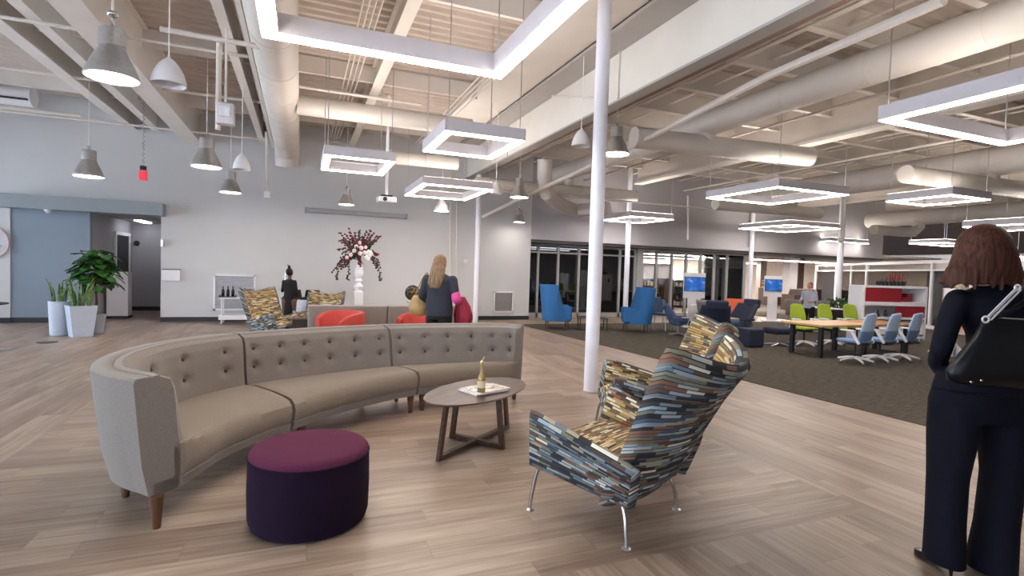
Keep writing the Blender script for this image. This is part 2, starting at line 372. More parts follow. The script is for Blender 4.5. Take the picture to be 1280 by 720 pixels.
# left wall glazed with daylight, rear wall glazed (behind the viewer)
def glazed(axis, fixed, a0, a1, n, z0, z1, wname, label):
    mb = MB(); t = .16
    def bx(u0, u1, za, zb):
        if axis == 'X': mb.box2((fixed-t, u0, za), (fixed, u1, zb))
        else: mb.box2((u0, fixed-t, za), (u1, fixed, zb))
    bx(a0, a1, 0, z0); bx(a0, a1, z1, DZ+.08); w = (a1-a0)/n
    for i in range(n+1): bx(a0+i*w-.15 if i else a0, a0+i*w+.15 if i < n else a1, z0, z1)
    S(wname, mb, M['wall'], label, 'wall')
    for i in range(n):
        f = MB(); g = MB(); u0, u1 = a0+i*w+.15, a0+(i+1)*w-.15
        def b2(m_, p0, p1, za, zb, d=.05):
            if axis == 'X': m_.box2((fixed-.1-d/2, p0, za), (fixed-.1+d/2, p1, zb))
            else: m_.box2((p0, fixed-.1-d/2, za), (p1, fixed-.1+d/2, zb))
        for p in (u0, (u0+u1)/2-.03, u1-.06): b2(f, p, p+.06, z0, z1)
        for z in (z0, z1-.06): b2(f, u0, u1, z, z+.06)
        b2(g, u0+.03, u1-.03, z0+.03, z1-.03, .008)
        root = S('window', f, M['frame'], label+' window frame', 'window'); S('pane', g, M['glass'], parent=root)
glazed('X', -9, -5, WY+.15, 5, .4, 3.6, 'wall_left', 'left side wall')
glazed('Y', -5, -9, -1, 3, .3, 2.9, 'wall_front', 'wall behind the viewer')
S('wall_front_right', MB().box2((-1, -5.16, 0), (27.3, -5, DZ+.08)), M['wall'], 'solid wall behind the viewer to the right', 'wall')
# bulkhead over the glazed meeting rooms
GY = 14.8
S('wall_bulkhead', MB().box2((6.2, WY, 2.34), (21.5, WY+.14, DZ+.08)), M['wallgrey'], 'grey bulkhead wall over the glass rooms', 'wall')
S('trim_1', MB().box2((6.2, WY-.09, 2.34), (21.5, WY, 2.46)), M['wallgrey'], 'ledge along the foot of the bulkhead', 'trim')
S('ceiling_soffit', MB().box2((6.2, WY, 2.26), (21.5, 15.2, 2.34)), mat('dark_soffit', '5f5b5a', .7), 'dark soffit above the glass', 'soffit')
S('wall_return', MB().box2((6.05, WY+.15, 0), (6.2, 22, 2.6)), M['wallgrey'], 'return wall of the dark glass room', 'wall')

# glazed fronts: dark room then library
def glassfront(x0, x1, xs, glass, lab, transom=1.98, n0=0):
    f = MB(); yf = GY
    for x in xs: f.box2((x-.035, yf-.05, 0), (x+.035, yf+.05, 2.26))
    for z, h in ((.0, .14), (2.2, .06)): f.box2((x0, yf-.05, z), (x1, yf+.05, z+h))
    if transom: f.box2((x0, yf-.045, transom), (x1, yf+.045, transom+.05))
    root = S('window_%d' % n0, f, M['frame'], lab, 'window')
    for a, b in zip(xs[:-1], xs[1:]):
        S('pane', MB().box2((a+.03, yf-.004, .1), (b-.03, yf+.004, 2.21)), glass, parent=root)
def gx(px, py=360): return P(px, py, 'Y', GY).x
glassfront(6.2, gx(794), [6.25]+[gx(q) for q in (671, 696, 722, 750, 773, 792)], M['glassdark'], 'dark glazed front of the meeting room behind the blue wing chairs', 1.98, 1)
glassfront(gx(794), gx(930), [gx(q) for q in (794, 819, 838, 856, 874, 891, 907, 929)], M['glass'], 'library glazed front with slim mullions', None, 2)
S('door_1', MB().box2((gx(793), GY-.1, 0), (gx(801), GY+.1, 2.26)), M['frame'], 'wide grey jamb between dark room and library', 'jamb')
# dark room
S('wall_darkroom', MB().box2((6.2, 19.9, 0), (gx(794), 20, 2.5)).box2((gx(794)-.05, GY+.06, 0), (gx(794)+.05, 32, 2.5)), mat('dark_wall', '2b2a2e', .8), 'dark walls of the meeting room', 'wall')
S('ceiling_library', MB().box2((6.2, 15.2, 2.5), (27.3, 32, 2.58)), mat('library_ceiling', '8f8983', .8), 'flat ceiling over the glass rooms', 'ceiling')
lw = MB(); cuts = [(936, 949), (966, 979), (1002, 1007), (1036, 1044), (1047, 1060)]; xs_ = [gx(794)]
for a_, b_ in cuts: xs_ += [P(a_, 350, 'Y', 31.9).x, P(b_, 350, 'Y', 31.9).x]
xs_.append(27.3)
for i in range(0, len(xs_), 2): lw.box2((xs_[i], 31.9, 0), (xs_[i+1], 32, 2.5))
for i in range(1, len(xs_)-1, 2): lw.box2((xs_[i], 31.9, 0), (xs_[i+1], 32, .3)); lw.box2((xs_[i], 31.9, 1.75), (xs_[i+1], 32, 2.5))
lw_o = S('wall_library', lw, mat('library_wall', 'a49a90', .8), 'far wall of the library with narrow daylight windows', 'wall')
S('wall_right', MB().box2((27.2, -5, 0), (27.35, 32, 2.75)), mat('pale_office_wall', 'd9d5d2', .8), 'pale wall at the far right', 'wall')
S('wall_right_upper', MB().box2((27.0, -5, 2.75), (27.35, 32, DZ+.08)), mat('dark_brown_upper_wall', '33241e', .85, var=.3, scale=1.5), 'dark brown upper wall at the far right', 'wall')

# ---------------------------------------------------------------- beams, girders
def ybeam(x, w, z0, z1, m_, lab, y0=-5, y1=WY, flange=.02, web=None):
    mb = MB(); web = web or w*.25
    mb.box2((x-w/2, y0, z0), (x+w/2, y1, z0+flange)); mb.box2((x-w/2, y0, z1-flange), (x+w/2, y1, z1)); mb.box2((x-web/2, y0, z0+flange), (x+web/2, y1, z1-flange))
    return S('ceiling_beam', mb, m_, lab, 'beam')
for px, py, w, lab in ((165, 162, .2, 'cream roof beam nearest the left corner'), (195, 163, .16, 'slim cream roof beam second from the left corner')):
    q = P(px, py, 'Y', WY); ybeam(q.x, w, q.z, DZ, M['beam'], lab)
q = P(243, 181, 'Y', WY); ybeam(q.x, .34, q.z, DZ, M['beam'], 'wide cream roof beam passing over the big metal dome lamp', web=.2)
q = P(328, 180, 'Y', WY); ybeam(q.x, .12, q.z, DZ, M['beam'], 'slender cream beam left of the big round duct')
q = P(347, 186, 'Y', WY); ybeam(q.x-.1, .06, q.z, DZ-.1, M['beam'], 'thin cream rail hugging the big round duct')
ybeam(1.15, .16, 4.45, DZ, M['beam'], 'narrow cream beam above the large hanging light ring')
# broad boxed soffit and big girder
S('ceiling_soffit_box', MB().box2((2.95, -5, 4.7), (3.8, WY, DZ)), M['beam'], 'broad cream boxed soffit beside the big girder', 'soffit')
GX, GZ0, GZ1 = 4.24, 3.9, 4.62
mb = MB(); mb.box2((GX-.02, -5, GZ0+.03), (GX+.05, WY, GZ1)); 
for yy in (2.2, 6.6, 11.0): mb.box2((GX-.05, yy, GZ0+.04), (GX-.02, yy+.03, GZ1))
g_ = S('ceiling_girder', mb, M['beam2'], 'deep white steel girder crossing the room beside the white column', 'girder')
S('girder_flange', MB().box2((GX-.07, -5, GZ0), (GX+.13, WY, GZ0+.03)), M['beam3'], parent=g_)
S('girder_top_flange', MB().box2((GX-.45, -5, GZ1), (GX+.25, WY, GZ1+.05)), M['beam3'], parent=g_)
S('ceiling_channel', MB().box2((GX+.36, -5, 4.1), (GX+.56, WY, 4.32)), M['rust'], 'brown steel channel beside the big girder', 'channel')
q = P(800, 230, 'Y', 13.0)
mb = MB(); mb.box2((8.95, -5, 4.05), (9.02, 12.9, DZ)); mb.box2((8.85, -5, 4.0), (9.12, 12.9, 4.05))
S('ceiling_girder.001', mb, M['beam'], 'cream girder crossing the carpeted hall', 'girder')
mb = MB(); mb.box2((16.5, -5, 4.0), (16.6, 13.9, DZ)); mb.box2((16.4, -5, 3.96), (16.7, 13.9, 4.0))
S('ceiling_girder.002', mb, M['beam'], 'distant cream girder near the far side', 'girder')
# joists of the right-hand bays, running along X
k = 0
for yy in [(-3.4+1.15*i) for i in range(15)]:
    mb = MB(); x0, x1 = GX+.56, 26.9
    mb.box2((x0, yy-.05, 4.42), (x1, yy+.05, 4.44)); mb.box2((x0, yy-.012, 4.44), (x1, yy+.012, DZ))
    S('ceiling_joist', mb, M['beam'], 'cream roof joist over the carpeted hall', 'joist').__setitem__('group', 'roof joists over the carpeted hall')
for i in range(9):
    x = 5.7+i*1.9
    if abs(x-9) < .3: x += .5
    S('ceiling_bridging', MB().box2((x-.04, -5, 4.5), (x+.04, WY, 4.52)).box2((x+.5, -5, 4.56), (x+.56, WY, 4.58)), M['beam'], 'thin cream bridging strip between the joists', 'bridging').__setitem__('group', 'bridging strips over the carpeted hall')
# X-direction joists/purlins over the left bay, shallow
for yy in (3.0, 6.2, 9.4, 12.6):
    S('ceiling_purlin', MB().box2((-9, yy-.03, 4.55), (2.95, yy+.03, DZ)), M['beam'], 'shallow cream purlin under the ribbed deck', 'purlin').__setitem__('group', 'purlins over the seating area')

# ---------------------------------------------------------------- columns
def column(x, y, r, lab, z1=DZ, n=28):
    mb = MB().lathe([(r, 0), (r, z1)], (x, y, 0), n=n)
    o = S('support_column', mb, M['column'], lab, 'column', smooth=True)
    S('base_ring', MB().lathe([(r+.012, .0), (r+.012, .015), (r, .02)], (x, y, 0), n=n), M['beam3'], parent=o, smooth=True)
b0 = P(738, 490, 'Z', 0)
column(b0.x, b0.y, .083, 'thick white round column standing behind the patterned armchair')
q = P(597, 300, 'Y', 13.3); column(q.x, 13.3, .07, 'slim white column beside the blonde woman, near the white wall')
q = P(785, 300, 'Y', 13.3); column(q.x, 13.3, .075, 'white column behind the right blue wing chair')
q = P(938.5, 330, 'Y', 14.0); column(q.x, 14.0, .075, 'white column in front of the library end')
q = P(1052, 290, 'Y', 12.0); column(q.x, 12.0, .09, 'distant white column rising behind the white partition')

# ---------------------------------------------------------------- ducts
def duct(name, pts, r, lab, n=28, caps=True, extra=None):
    mb = MB().tube(pts, r, n)
    if extra:
        for e in extra: mb.tube(e[0], e[1], n)
    for a, b in zip(pts[:-1], pts[1:]):
        a, b = Vector(a), Vector(b); d = (b-a); k = int(d.length/1.2)
        for i in range(1, k+1):
            c = a+d*(i/(k+.5)); mb.tube([c-d.normalized()*.012, c+d.normalized()*.012], r*1.015, n)
    return tag(mb.build(name, M['duct'], smooth=True), lab, 'duct')
duct('round_duct', [(-.34, -5, 4.15), (-.34, 13.2, 4.15), (-.34, 13.6, 4.08), (-.34, 13.75, 3.9), (-.34, 13.8, 3.75)], .27, 'fat round white duct running to the white wall above the seating')
duct('branch_duct', [(-.1, 9.55, 4.06), (2.9, 9.55, 4.06)], .16, 'white branch duct leaving the fat duct towards the big girder')
duct('branch_duct', [(1.2, 12.1, 3.86), (3.35, 12.0, 3.86)], .14, 'short capped duct under the rear of the deck, above the paired light rings')
duct('main_duct', [(6.35, -5, 4.02), (6.35, 13.2, 4.02)], .21, 'long round cream duct right of the big girder')
duct('branch_duct', [(5.0, 7.35, 3.66), (8.55, 7.0, 3.66)], .17, 'white cross duct hanging under the long cream duct', extra=[([(6.35, 7.2, 3.7), (6.35, 7.2, 4.0)], .15)])
duct('branch_duct', [(3.9, 12.3, 3.5), (8.3, 12.0, 3.5)], .16, 'white cross duct near the white wall left of the third column', extra=[([(6.35, 12.15, 3.5), (6.35, 12.15, 3.9)], .13)])
duct('elbow_duct', [P(680, 240, 'Z', 3.25)+Vector((0, 0, .75)), P(680, 238, 'Z', 3.3)+Vector((0, 0, .3)), P(684, 242, 'Z', 3.25), P(694, 251, 'Z', 3.17), P(705, 258, 'Z', 3.12), P(722, 263, 'Z', 3.08), P(760, 260, 'Z', 3.1)], .17, 'curved white duct sweeping down behind the thick column')
duct('branch_duct', [(10.0, 10.9, 3.32), (13.7, 10.8, 3.32)], .15, 'white cross duct above the second row of light rings')
duct('main_duct', [(13.3, -2, 4.0), (13.3, 13.5, 4.0)], .3, 'wide round cream duct over the carpeted hall')
duct('branch_duct', [(10.75, 6.7, 3.52), (15.5, 6.55, 3.52)], .17, 'white cross duct with a capped end at the upper right', extra=[([(13.3, 6.6, 3.5), (13.3, 6.6, 3.9)], .15)])
duct('main_duct', [(20.3, -3, 3.75), (20.3, 13.9, 3.75)], .27, 'most distant round cream duct, low at the right')
a = P(1092, 287, 'Z', 3.2); b = P(1130, 290, 'Z', 3.2)
duct('elbow_duct', [a, b, b+Vector((.35, -.1, .02)), b+Vector((.55, -.15, .2)), b+Vector((.6, -.15, .7))], .17, 'small white elbow duct with a capped end at the far right')

# ---------------------------------------------------------------- pipes and conduits
def pipe(pts, r, lab, name='sprinkler_pipe', cat='pipe', n=8, m_=None):
    return tag(MB().tube(pts, r, n).build(name, m_ or M['pipe'], smooth=True), lab, cat)
a = P(603, 271, 'Y', WY); pipe([a-Vector((0, .05, 0)), P(640, 253, 'Y', 12.5), P(790, 183, 'X', 5.15), P(960, 95, 'X', 4.9), P(1180, 0, 'X', 4.7)], .045, 'long sloping white pipe from the white wall past the thick column')
z = 3.95
pipe([P(200, 36, 'Z', z), P(345, 62, 'Z', z)], .03, 'white horizontal pipe under the deck left of the large light ring')
a = P(274, 52, 'Z', z); pipe([a, a+Vector((0, 0, -1.0))], .03, 'white drop pipe above the grey electrical box', 'drop_pipe')
pipe([(-8.8, 8.2, 4.25), (-.6, 8.2, 4.25)], .025, 'thin pipe crossing left beams, nearer of two')
pipe([(-8.8, 10.6, 4.3), (-.6, 10.6, 4.3)], .025, 'thin pipe crossing left beams, further of two')
pipe([(-8.8, 12.9, 4.12), (-.7, 12.9, 4.12)], .022, 'thin pipe along the top of the white wall')
pipe([(-8.8, 13.4, 4.3), (-4.2, 13.4, 4.3)], .04, 'thick pipe along the wall top at the left corner')
pipe([P(360, 106, 'Z', 4.2), P(527, 131, 'Z', 4.2)], .022, 'thin pipe above the white branch duct')
for i in range(4):
    x = .62+.07*i
    pipe([(x, -4.5, 4.5), (x, 13.9, 4.5)], .012, 'thin conduit running in a bundle along the narrow beam', 'conduit', 'conduit', 6).__setitem__('group', 'conduit bundle along the narrow beam')
for i in range(4):
    x = 2.55+.08*i
    pipe([(x, -4.5, 4.45), (x, 13.0, 4.45)], .013, 'thin conduit running in a bundle beside the boxed soffit', 'conduit', 'conduit', 6).__setitem__('group', 'conduit bundle beside the boxed soffit')
for i in range(3):
    x = GX+.68+.08*i
    pipe([(x, -4.5, 4.2), (x, 13.5, 4.2)], .013, 'thin conduit running in a bundle beside the brown channel', 'conduit', 'conduit', 6).__setitem__('group', 'conduit bundle beside the brown channel')
for x, lab in ((7.6, 'thin pipe right of the long cream duct'), (11.2, 'thin pipe beyond the cream girder'), (14.6, 'thin pipe past the wide duct')):
    pipe([(x, -4, 4.1), (x, 13.6, 4.1)], .025, lab)
pipe([P(560, 232, 'Z', 3.3), P(900, 262, 'Z', 3.3)], .02, 'thin pipe crossing behind the thick column')
pipe([P(690, 120, 'X', GX-.3), P(760, 122, 'X', GX-.3)], .014, 'thin conduit bracket on the big girder', 'conduit', 'conduit')
a = P(333, 165, 'Y', 12.6); pipe([a, P(334, 240, 'Y', 12.6)], .025, 'white drop pipe ending above the white wall lamps', 'drop_pipe')
q = P(334, 240, 'Y', 12.6); tag(MB().box(q+Vector((0, 0, -.06)), (.12, .1, .14)).build('sensor_box', M['white'], bevel=.01), 'small white box at the foot of the drop pipe', 'sensor')
for px, ya, yb, lab in ((563, 218, 350, 'white conduit pipe fixed to the wall, left of a pair'), (571, 218, 350, 'white conduit pipe fixed to the wall, right of a pair')):
    pipe([P(px, ya, 'Y', WY-.03), P(px, yb, 'Y', WY-.03)], .02, lab, 'wall_conduit')
for px, y0_, y1_, Y_, lab in ((860, 245, 300, 13.0, 'thin drop pipe left of the distant lamps'), (1052, 0, 0, 0, None)):
    if lab:
        a = P(px, y0_, 'Y', Y_); pipe([a, P(px, y1_, 'Y', Y_)], .03, lab, 'drop_pipe')
a = P(1054, 240, 'Y', 10.0); b = P(1051, 300, 'Y', 10.0); pipe([a, b], .035, 'white drop pipe with a round end near the far partition', 'drop_pipe')
tag(MB().ell(b, (.07, .07, .08)).build('round_pipe_fitting', M['pipe'], smooth=True), 'round white fitting at the end of a drop pipe', 'fitting')
# electrical box on the drop pipe
q = P(282, 143, 'Z', 3.0)
t = thing('electrical_box', 'grey electrical box hanging among the pipes above the pair of wall lamps', 'electrical box', q)
MB().box((0, 0, 0), (.17, .12, .22)).build('body', M['ledbody'], t, bevel=.01); MB().box((0, -.066, .02), (.1, .02, .12)).build('cover', M['white'], t, bevel=.004)
MB().cyl((0, 0, .11), (0, 0, .9), .012).build('hanger_rod', M['pipe'], t)
# air unit at upper left
q = P(20, 119, 'Y', 13.3)
t = thing('air_curtain_unit', 'white cylindrical unit on the white wall at the upper left edge', 'air unit', q)
MB().tube([(-1.2, 0, 0), (.28, 0, 0)], .2, 24).build('body', M['white'], t, smooth=True)
MB().box((-.4, -.19, -.1), (1.3, .05, .03)).build('slot', M['black'], t)

# ================================================================== LIGHTS
def ring_light(x0, x1, y0, y1, z, lab, w=.11, h=.15, skip=()):
    cx, cy = (x0+x1)/2, (y0+y1)/2
    t = thing('pendant_light_ring', lab, 'ceiling light', (cx, cy, z), 0, 'rectangular ring pendant lights')
    ax, ay = (x1-x0)/2, (y1-y0)/2
    def ring(wo, wi, za, zb):
        mb = MB(); o = wo; i = wi
        P4 = lambda k: [(-ax+k, -ay+k), (ax-k, -ay+k), (ax-k, ay-k), (-ax+k, ay-k)]
        a, b = P4(o), P4(i); rings = []
        rings = [[Vector((*q, za)) for q in a], [Vector((*q, zb)) for q in a], [Vector((*q, zb)) for q in b], [Vector((*q, za)) for q in b]]
        rings.append(rings[0]); mb.loft(rings, True, False); return mb
    ring(0, w, .012, h).build('housing', M['ledbody'], t)
    ring(.008, w-.008, 0, .0125).build('diffuser', M['led'], t)
    ring(.02, w-.02, h-.002, h+.004).build('upper_diffuser', M['ledtop'], t)
    for sx, sy in ((-1, -1), (1, -1), (1, 1), (-1, 1)):
        if sx in skip: continue
        MB().cyl((sx*(ax-w/2), sy*(ay-w/2), h), (sx*(ax-w/2), sy*(ay-w/2), DZ-z), .006, n=6).build('cable', M['steel'], t)
    return t
ring_light(-.28, 1.5, 2.3, 4.12, 3.0, 'largest ring light, overhead above the curved sofa, cut by the top edge', skip=(-1,))
ring_light(1.5, 2.5, 5.95, 7.15, 3.0, 'ring light left of the white column, just behind the largest one')
ring_light(.28, 1.3, 8.1, 9.42, 3.0, 'small ring light hanging before the white wall above the flowers')
ring_light(2.1, 3.5, 9.9, 11.8, 3.0, 'ring light above the blonde woman')
ring_light(8.1, 9.5, 11.9, 13.4, 2.95, 'ring light right of the thick column above the blue chairs')
ring_light(7.55, 9.3, 6.75, 8.5, 3.0, 'large ring light over the middle of the carpet, nearest of its row')
ring_light(13.2, 15.3, 11.3, 13.3, 3.0, 'ring light second in the row above the lounge chairs', skip=(-1,))
ring_light(18.0, 20.1, 15.1-1.4, 17.0-1.4, 2.85, 'ring light furthest in the row near the far wall')
ring_light(10.6, 11.75, 5.8, 6.95, 3.0, 'small ring light above the head of the navy suited woman, left')
ring_light(5.19, 7.25, 1.3, 3.52, 3.0, 'huge ring light at the upper right edge')
ring_light(22.9, 25.3, 12.7, 14.0, 3.0, 'ring light low behind the partition, left of the brown hair')
ring_light(14.5, 16.2, 6.2, 7.7, 2.78, 'ring light peeking out right of the brown hair')

def dome(px, py, z, lab, lit=True, D=.42, group=None):
    """metal bell pendant; px,py is the middle of its open rim"""
    q = P(px, py, 'Z', z)
    t = thing('dome_pendant_lamp', lab, 'pendant lamp', q, 0, group or ('brushed metal bell pendants' if lit else 'white bell pendants'))
    R = D/2; m_ = M['lampmetal'] if lit else M['white']
    if lit:
        k_ = D/.42; sh = [(R, 0), (R*1.01, .008), (R*.9, .07*k_), (R*.74, .15*k_), (R*.58, .22*k_), (R*.49, .265*k_), (R*.47, .28*k_)]
        MB().lathe(sh+[(r*.96, zz) for r, zz in sh[::-1]], n=32, cap=False).build('shade', m_, t, smooth=True)
        MB().lathe([(R*.46, .272*k_), (R*.5, .28*k_), (R*.5, .40*k_), (R*.47, .43*k_), (R*.2, .435*k_)], n=28).build('collar', m_, t, smooth=True)
        MB().lathe([(R*.95, .015), (R*.95, .02)], n=32).build('bulb', M['bulb'], t)
        MB().tube([(0, 0, .43*k_), (0, 0, .5*k_)], .02, 8).build('hook', M['chrome'], t)
        MB().cyl((0, 0, .48*k_), (0, 0, DZ-z), .005, n=6).build('cord', M['white'], t)
    else:
        sh = [(R, 0), (R*.96, .05), (R*.84, .11), (R*.6, .18), (R*.3, .23), (R*.1, .25), (R*.08, .28)]
        MB().lathe(sh+[(r*.95, zz) for r, zz in sh[::-1]], n=28, cap=False).build('shade', m_, t, smooth=True)
        MB().cyl((0, 0, .27), (0, 0, DZ-z), .006, n=6).build('cord', M['white'], t)
    return t
dome(140, 98, 3.08, 'large lit metal bell lamp at the upper left, nearest of all', D=.43)
dome(111, 221, 2.75, 'lit metal bell lamp above the corridor header', D=.42)
dome(258, 209, 2.95, 'lit metal bell lamp under the wide beam, higher of two', D=.45)
dome(288, 241, 2.85, 'lit metal bell lamp lower right of its twin before the white wall', D=.42)
dome(433, 256, 2.75, 'lit metal bell lamp above the flower arrangement', D=.34)
dome(552, 264, 2.75, 'lit metal bell lamp hidden behind the ring over the blonde woman', D=.36)
dome(649, 247, 3.1, 'lit metal bell lamp right of the slim column, upper of two', D=.42)
dome(649, 278, 2.75, 'lit metal bell lamp right of the slim column, lower of two', D=.33)
dome(770, 193, 3.3, 'big lit metal bell lamp just right of the thick column', D=.41)
dome(735, 287, 2.78, 'lit metal bell lamp half hidden by the thick column', D=.4)
dome(819, 297, 2.68, 'lit metal bell lamp over the right blue wing chair', D=.38)
dome(878, 305, 2.66, 'lit metal bell lamp above the first wall screen', D=.38)
dome(931, 309, 2.64, 'lit metal bell lamp left of the column at the library end', D=.38)
dome(986, 314, 2.58, 'lit metal bell lamp above the second wall screen', D=.42)
dome(995, 325, 2.3, 'lowest lit bell lamp in the distance', D=.36)
dome(1027, 318, 2.6, 'lit bell lamp above the person in the pale shirt', D=.5)
dome(211, 106, 3.1, 'white unlit bell lamp right of the nearest metal one', False, D=.30)
dome(302, 212, 2.9, 'white unlit bell lamp beside the pair of metal lamps', False, D=.26)
dome(620, 242, 3.0, 'white unlit bell lamp right of the slim column', False, D=.26)
dome(726, 183, 3.3, 'white unlit bell lamp left of the thick column', False, D=.28)
# pendant hook lamp (bare bulb fitting at top left)
q = P(141, 18, 'Z', 3.6); t = thing('sprinkler_fitting', 'small chrome fitting hanging above the nearest bell lamp', 'fitting', q)
MB().ell((0, 0, 0), (.045, .045, .03)).build('body', M['chrome'], t, smooth=True); MB().cyl((0, 0, .02), (0, 0, DZ-3.6), .012).build('stem', M['pipe'], t)
# cord reel with red connector
q = P(179, 216, 'Y', 12.5)
t = thing('hanging_power_cord', 'coiled cord with a red connector hanging before the white wall', 'power cord', q)
MB().box((0, 0, -.05), (.13, .1, .2)).build('connector', mat('red_connector', 'd9414c', .5, emit=.25, ecol='e04050'), t, bevel=.012)
MB().box((0, 0, .09), (.1, .09, .09)).build('cap', M['black'], t, bevel=.01)
zt = DZ-q.z; MB().tube([(.018*math.cos(i*1.3), .018*math.sin(i*1.3), .12+i*(zt-.12)/90) for i in range(91)], .008, 6).build('cord', M['steel'], t)
# projector
q = P(483, 250, 'Y', 10.8)
t = thing('projector', 'white projector hanging under the deck left of a ring light', 'projector', q)
MB().box((0, 0, 0), (.36, .3, .11)).build('body', M['white'], t, bevel=.02); MB().cyl((-.05, -.18, 0), (-.05, -.14, 0), .04).build('lens', M['black'], t, smooth=True)
MB().box((0, .02, .075), (.22, .2, .04)).build('mount', M['black'], t); MB().cyl((0, 0, .08), (0, 0, DZ-q.z), .03).build('pole', M['white'], t, smooth=True)
# projection screen housing
a, b = P(382, 263, 'Y', WY-.1), P(508, 270, 'Y', WY-.1)
t = thing('projection_screen_housing', 'long pale grey roller screen housing mounted on the white wall', 'projection screen', ((a.x+b.x)/2, WY-.09, (a.z+b.z)/2))
MB().box((0, 0, 0), (b.x-a.x, .14, .11)).build('case', M['wallgrey'], t, bevel=.02)
for s in (-1, 1): MB().box((s*(b.x-a.x)/2, 0, 0), (.04, .15, .13)).build('end_cap', M['header'], t)

# corridor fittings
q = P(179, 276.5, 'Z', OZ)
tag(MB().box((q.x, q.y, OZ-.015), (.16, 1.0, .03)).build('corridor_light', mat('corridor_diffuser', 'ffffff', .5, var=0, emit=4.5, ecol='f4f6ff')), 'lit strip light on the corridor ceiling', 'ceiling light')
q = P(171, 304, 'Y', 17.2)
tag(MB().lathe([(.07, 0), (.07, .02)], n=20).build('restroom_sign', M['black']), 'small round black sign on the corridor end wall', 'sign')
o = bpy.context.scene.objects['restroom_sign']; o.location = (q.x, 17.19, q.z); o.rotation_euler = (PI/2, 0, 0)
q = P(60, 258.5, 'Y', WY-.2)
t = thing('security_camera', 'small dome camera under the pale blue header box', 'camera', (q.x, q.y, OZ-.01))
MB().lathe([(.06, -.03), (.07, 0)], n=18).build('base', M['white'], t, smooth=True); MB().ell((0, 0, -.035), (.045, .045, .045)).build('dome', M['ledbody'], t, smooth=True)
# corridor doors
def slab_door(name, x, y0, y1, side, lab, fm=M['white'], dm=None):
    f = MB()
    for y in (y0, y1-.07): f.box2((x, y, 0), (x+side*.05, y+.07, 2.0))
    f.box2((x, y0, 2.0), (x+side*.05, y1, 2.08)); root = S(name, f, fm, lab, 'door')
    S('leaf', MB().box2((x+side*.004, y0+.07, .01), (x+side*.02, y1-.07, 2.0)), dm or M['black'], parent=root)
    S('door_handle', MB().box((x+side*.05, y1-.15, 1.0), (.05, .03, .14)), M['steel'], parent=root)
slab_door('door_2', OX0, 15.7, 16.9, 1, 'dark doorway in a white frame on the corridor left side')
slab_door('door_3', OX1, 15.0, 16.2, -1, 'white framed door on the corridor right side', dm=M['wallgrey'])
t = thing('display_column', 'pale grey pedestal cabinet standing in the corridor behind the leafy plant', 'cabinet', (OX0+.28, 15.1, 0))
MB().box((0, 0, .55), (.42, .34, 1.1)).build('body', M['shelfwhite'], t, bevel=.01); MB().box((0, 0, .03), (.44, .36, .06)).build('plinth', M['base'], t)
# wall sign, sensor, panels, grille, emblem
q0, q1 = P(202, 337, 'Y', WY-.05), P(225, 351, 'Y', WY-.05)
t = thing('wall_sign', 'small white sign plate with a dark upper edge beside the corridor', 'sign', ((q0.x+q1.x)/2, WY-.03, (q0.z+q1.z)/2))
MB().box((0, 0, 0), (q1.x-q0.x, .05, q0.z-q1.z)).build('plate', M['white'], t, bevel=.004); MB().box((0, .005, (q0.z-q1.z)/2+.008), (q1.x-q0.x, .05, .02)).build('dark_edge', M['black'], t)
q = P(203, 304, 'Y', WY-.03)
t = thing('wall_bracket_sign', 'small grey sign bracket projecting at the corridor edge', 'sign', (q.x, WY-.04, q.z))
MB().box((0, 0, 0), (.05, .08, .16)).build('plate', M['steel'], t)
def grille(px0, py0, px1, py1, lab, cat, nm, m2):
    a, b = P(px0, py0, 'Y', WY), P(px1, py1, 'Y', WY); w, h = b.x-a.x, a.z-b.z
    t = thing(nm, lab, cat, ((a.x+b.x)/2, WY-.015, (a.z+b.z)/2))
    f = MB(); 
    for s in (-1, 1): f.box((s*(w/2-.02), 0, 0), (.04, .03, h)); f.box((0, 0, s*(h/2-.02)), (w, .03, .04))
    f.build('frame', M['white'], t)
    g = MB(); n = int(h/.03)
    g.box((0, .008, 0), (w-.06, .008, h-.06))
    for i in range(n): g.box((0, 0, -h/2+.04+i*(h-.08)/n), (w-.08, .012, .012), (.5, 0, 0))
    g.build('louvre', m2, t)
grille(267, 342.5, 319, 388, 'large grey louvred panel in a white frame behind the drinks cart', 'panel', 'wall_louvre_panel', mat('louvre_grey', 'b3b3ba', .6))
grille(617, 364, 641, 390.5, 'square grey return air grille low on the white wall by the slim column', 'grille', 'return_air_grille', mat('louvre_darker', '9a9698', .6))
q = P(582, 327, 'Y', WY-.01)
t = thing('thermostat', 'small white thermostat on the wall left of the slim column', 'thermostat', (q.x, WY-.015, q.z)); MB().box((0, 0, 0), (.1, .03, .13)).build('body', M['white'], t, bevel=.005); MB().box((0, -.016, -.03), (.06, .004, .03)).build('display', M['steel'], t)
q = P(604, 386, 'Y', WY-.01)
t = thing('wall_outlet', 'small socket low on the white wall left of the air grille', 'outlet', (q.x, WY-.008, q.z)); MB().box((0, 0, 0), (.07, .016, .11)).build('plate', M['ledbody'], t)
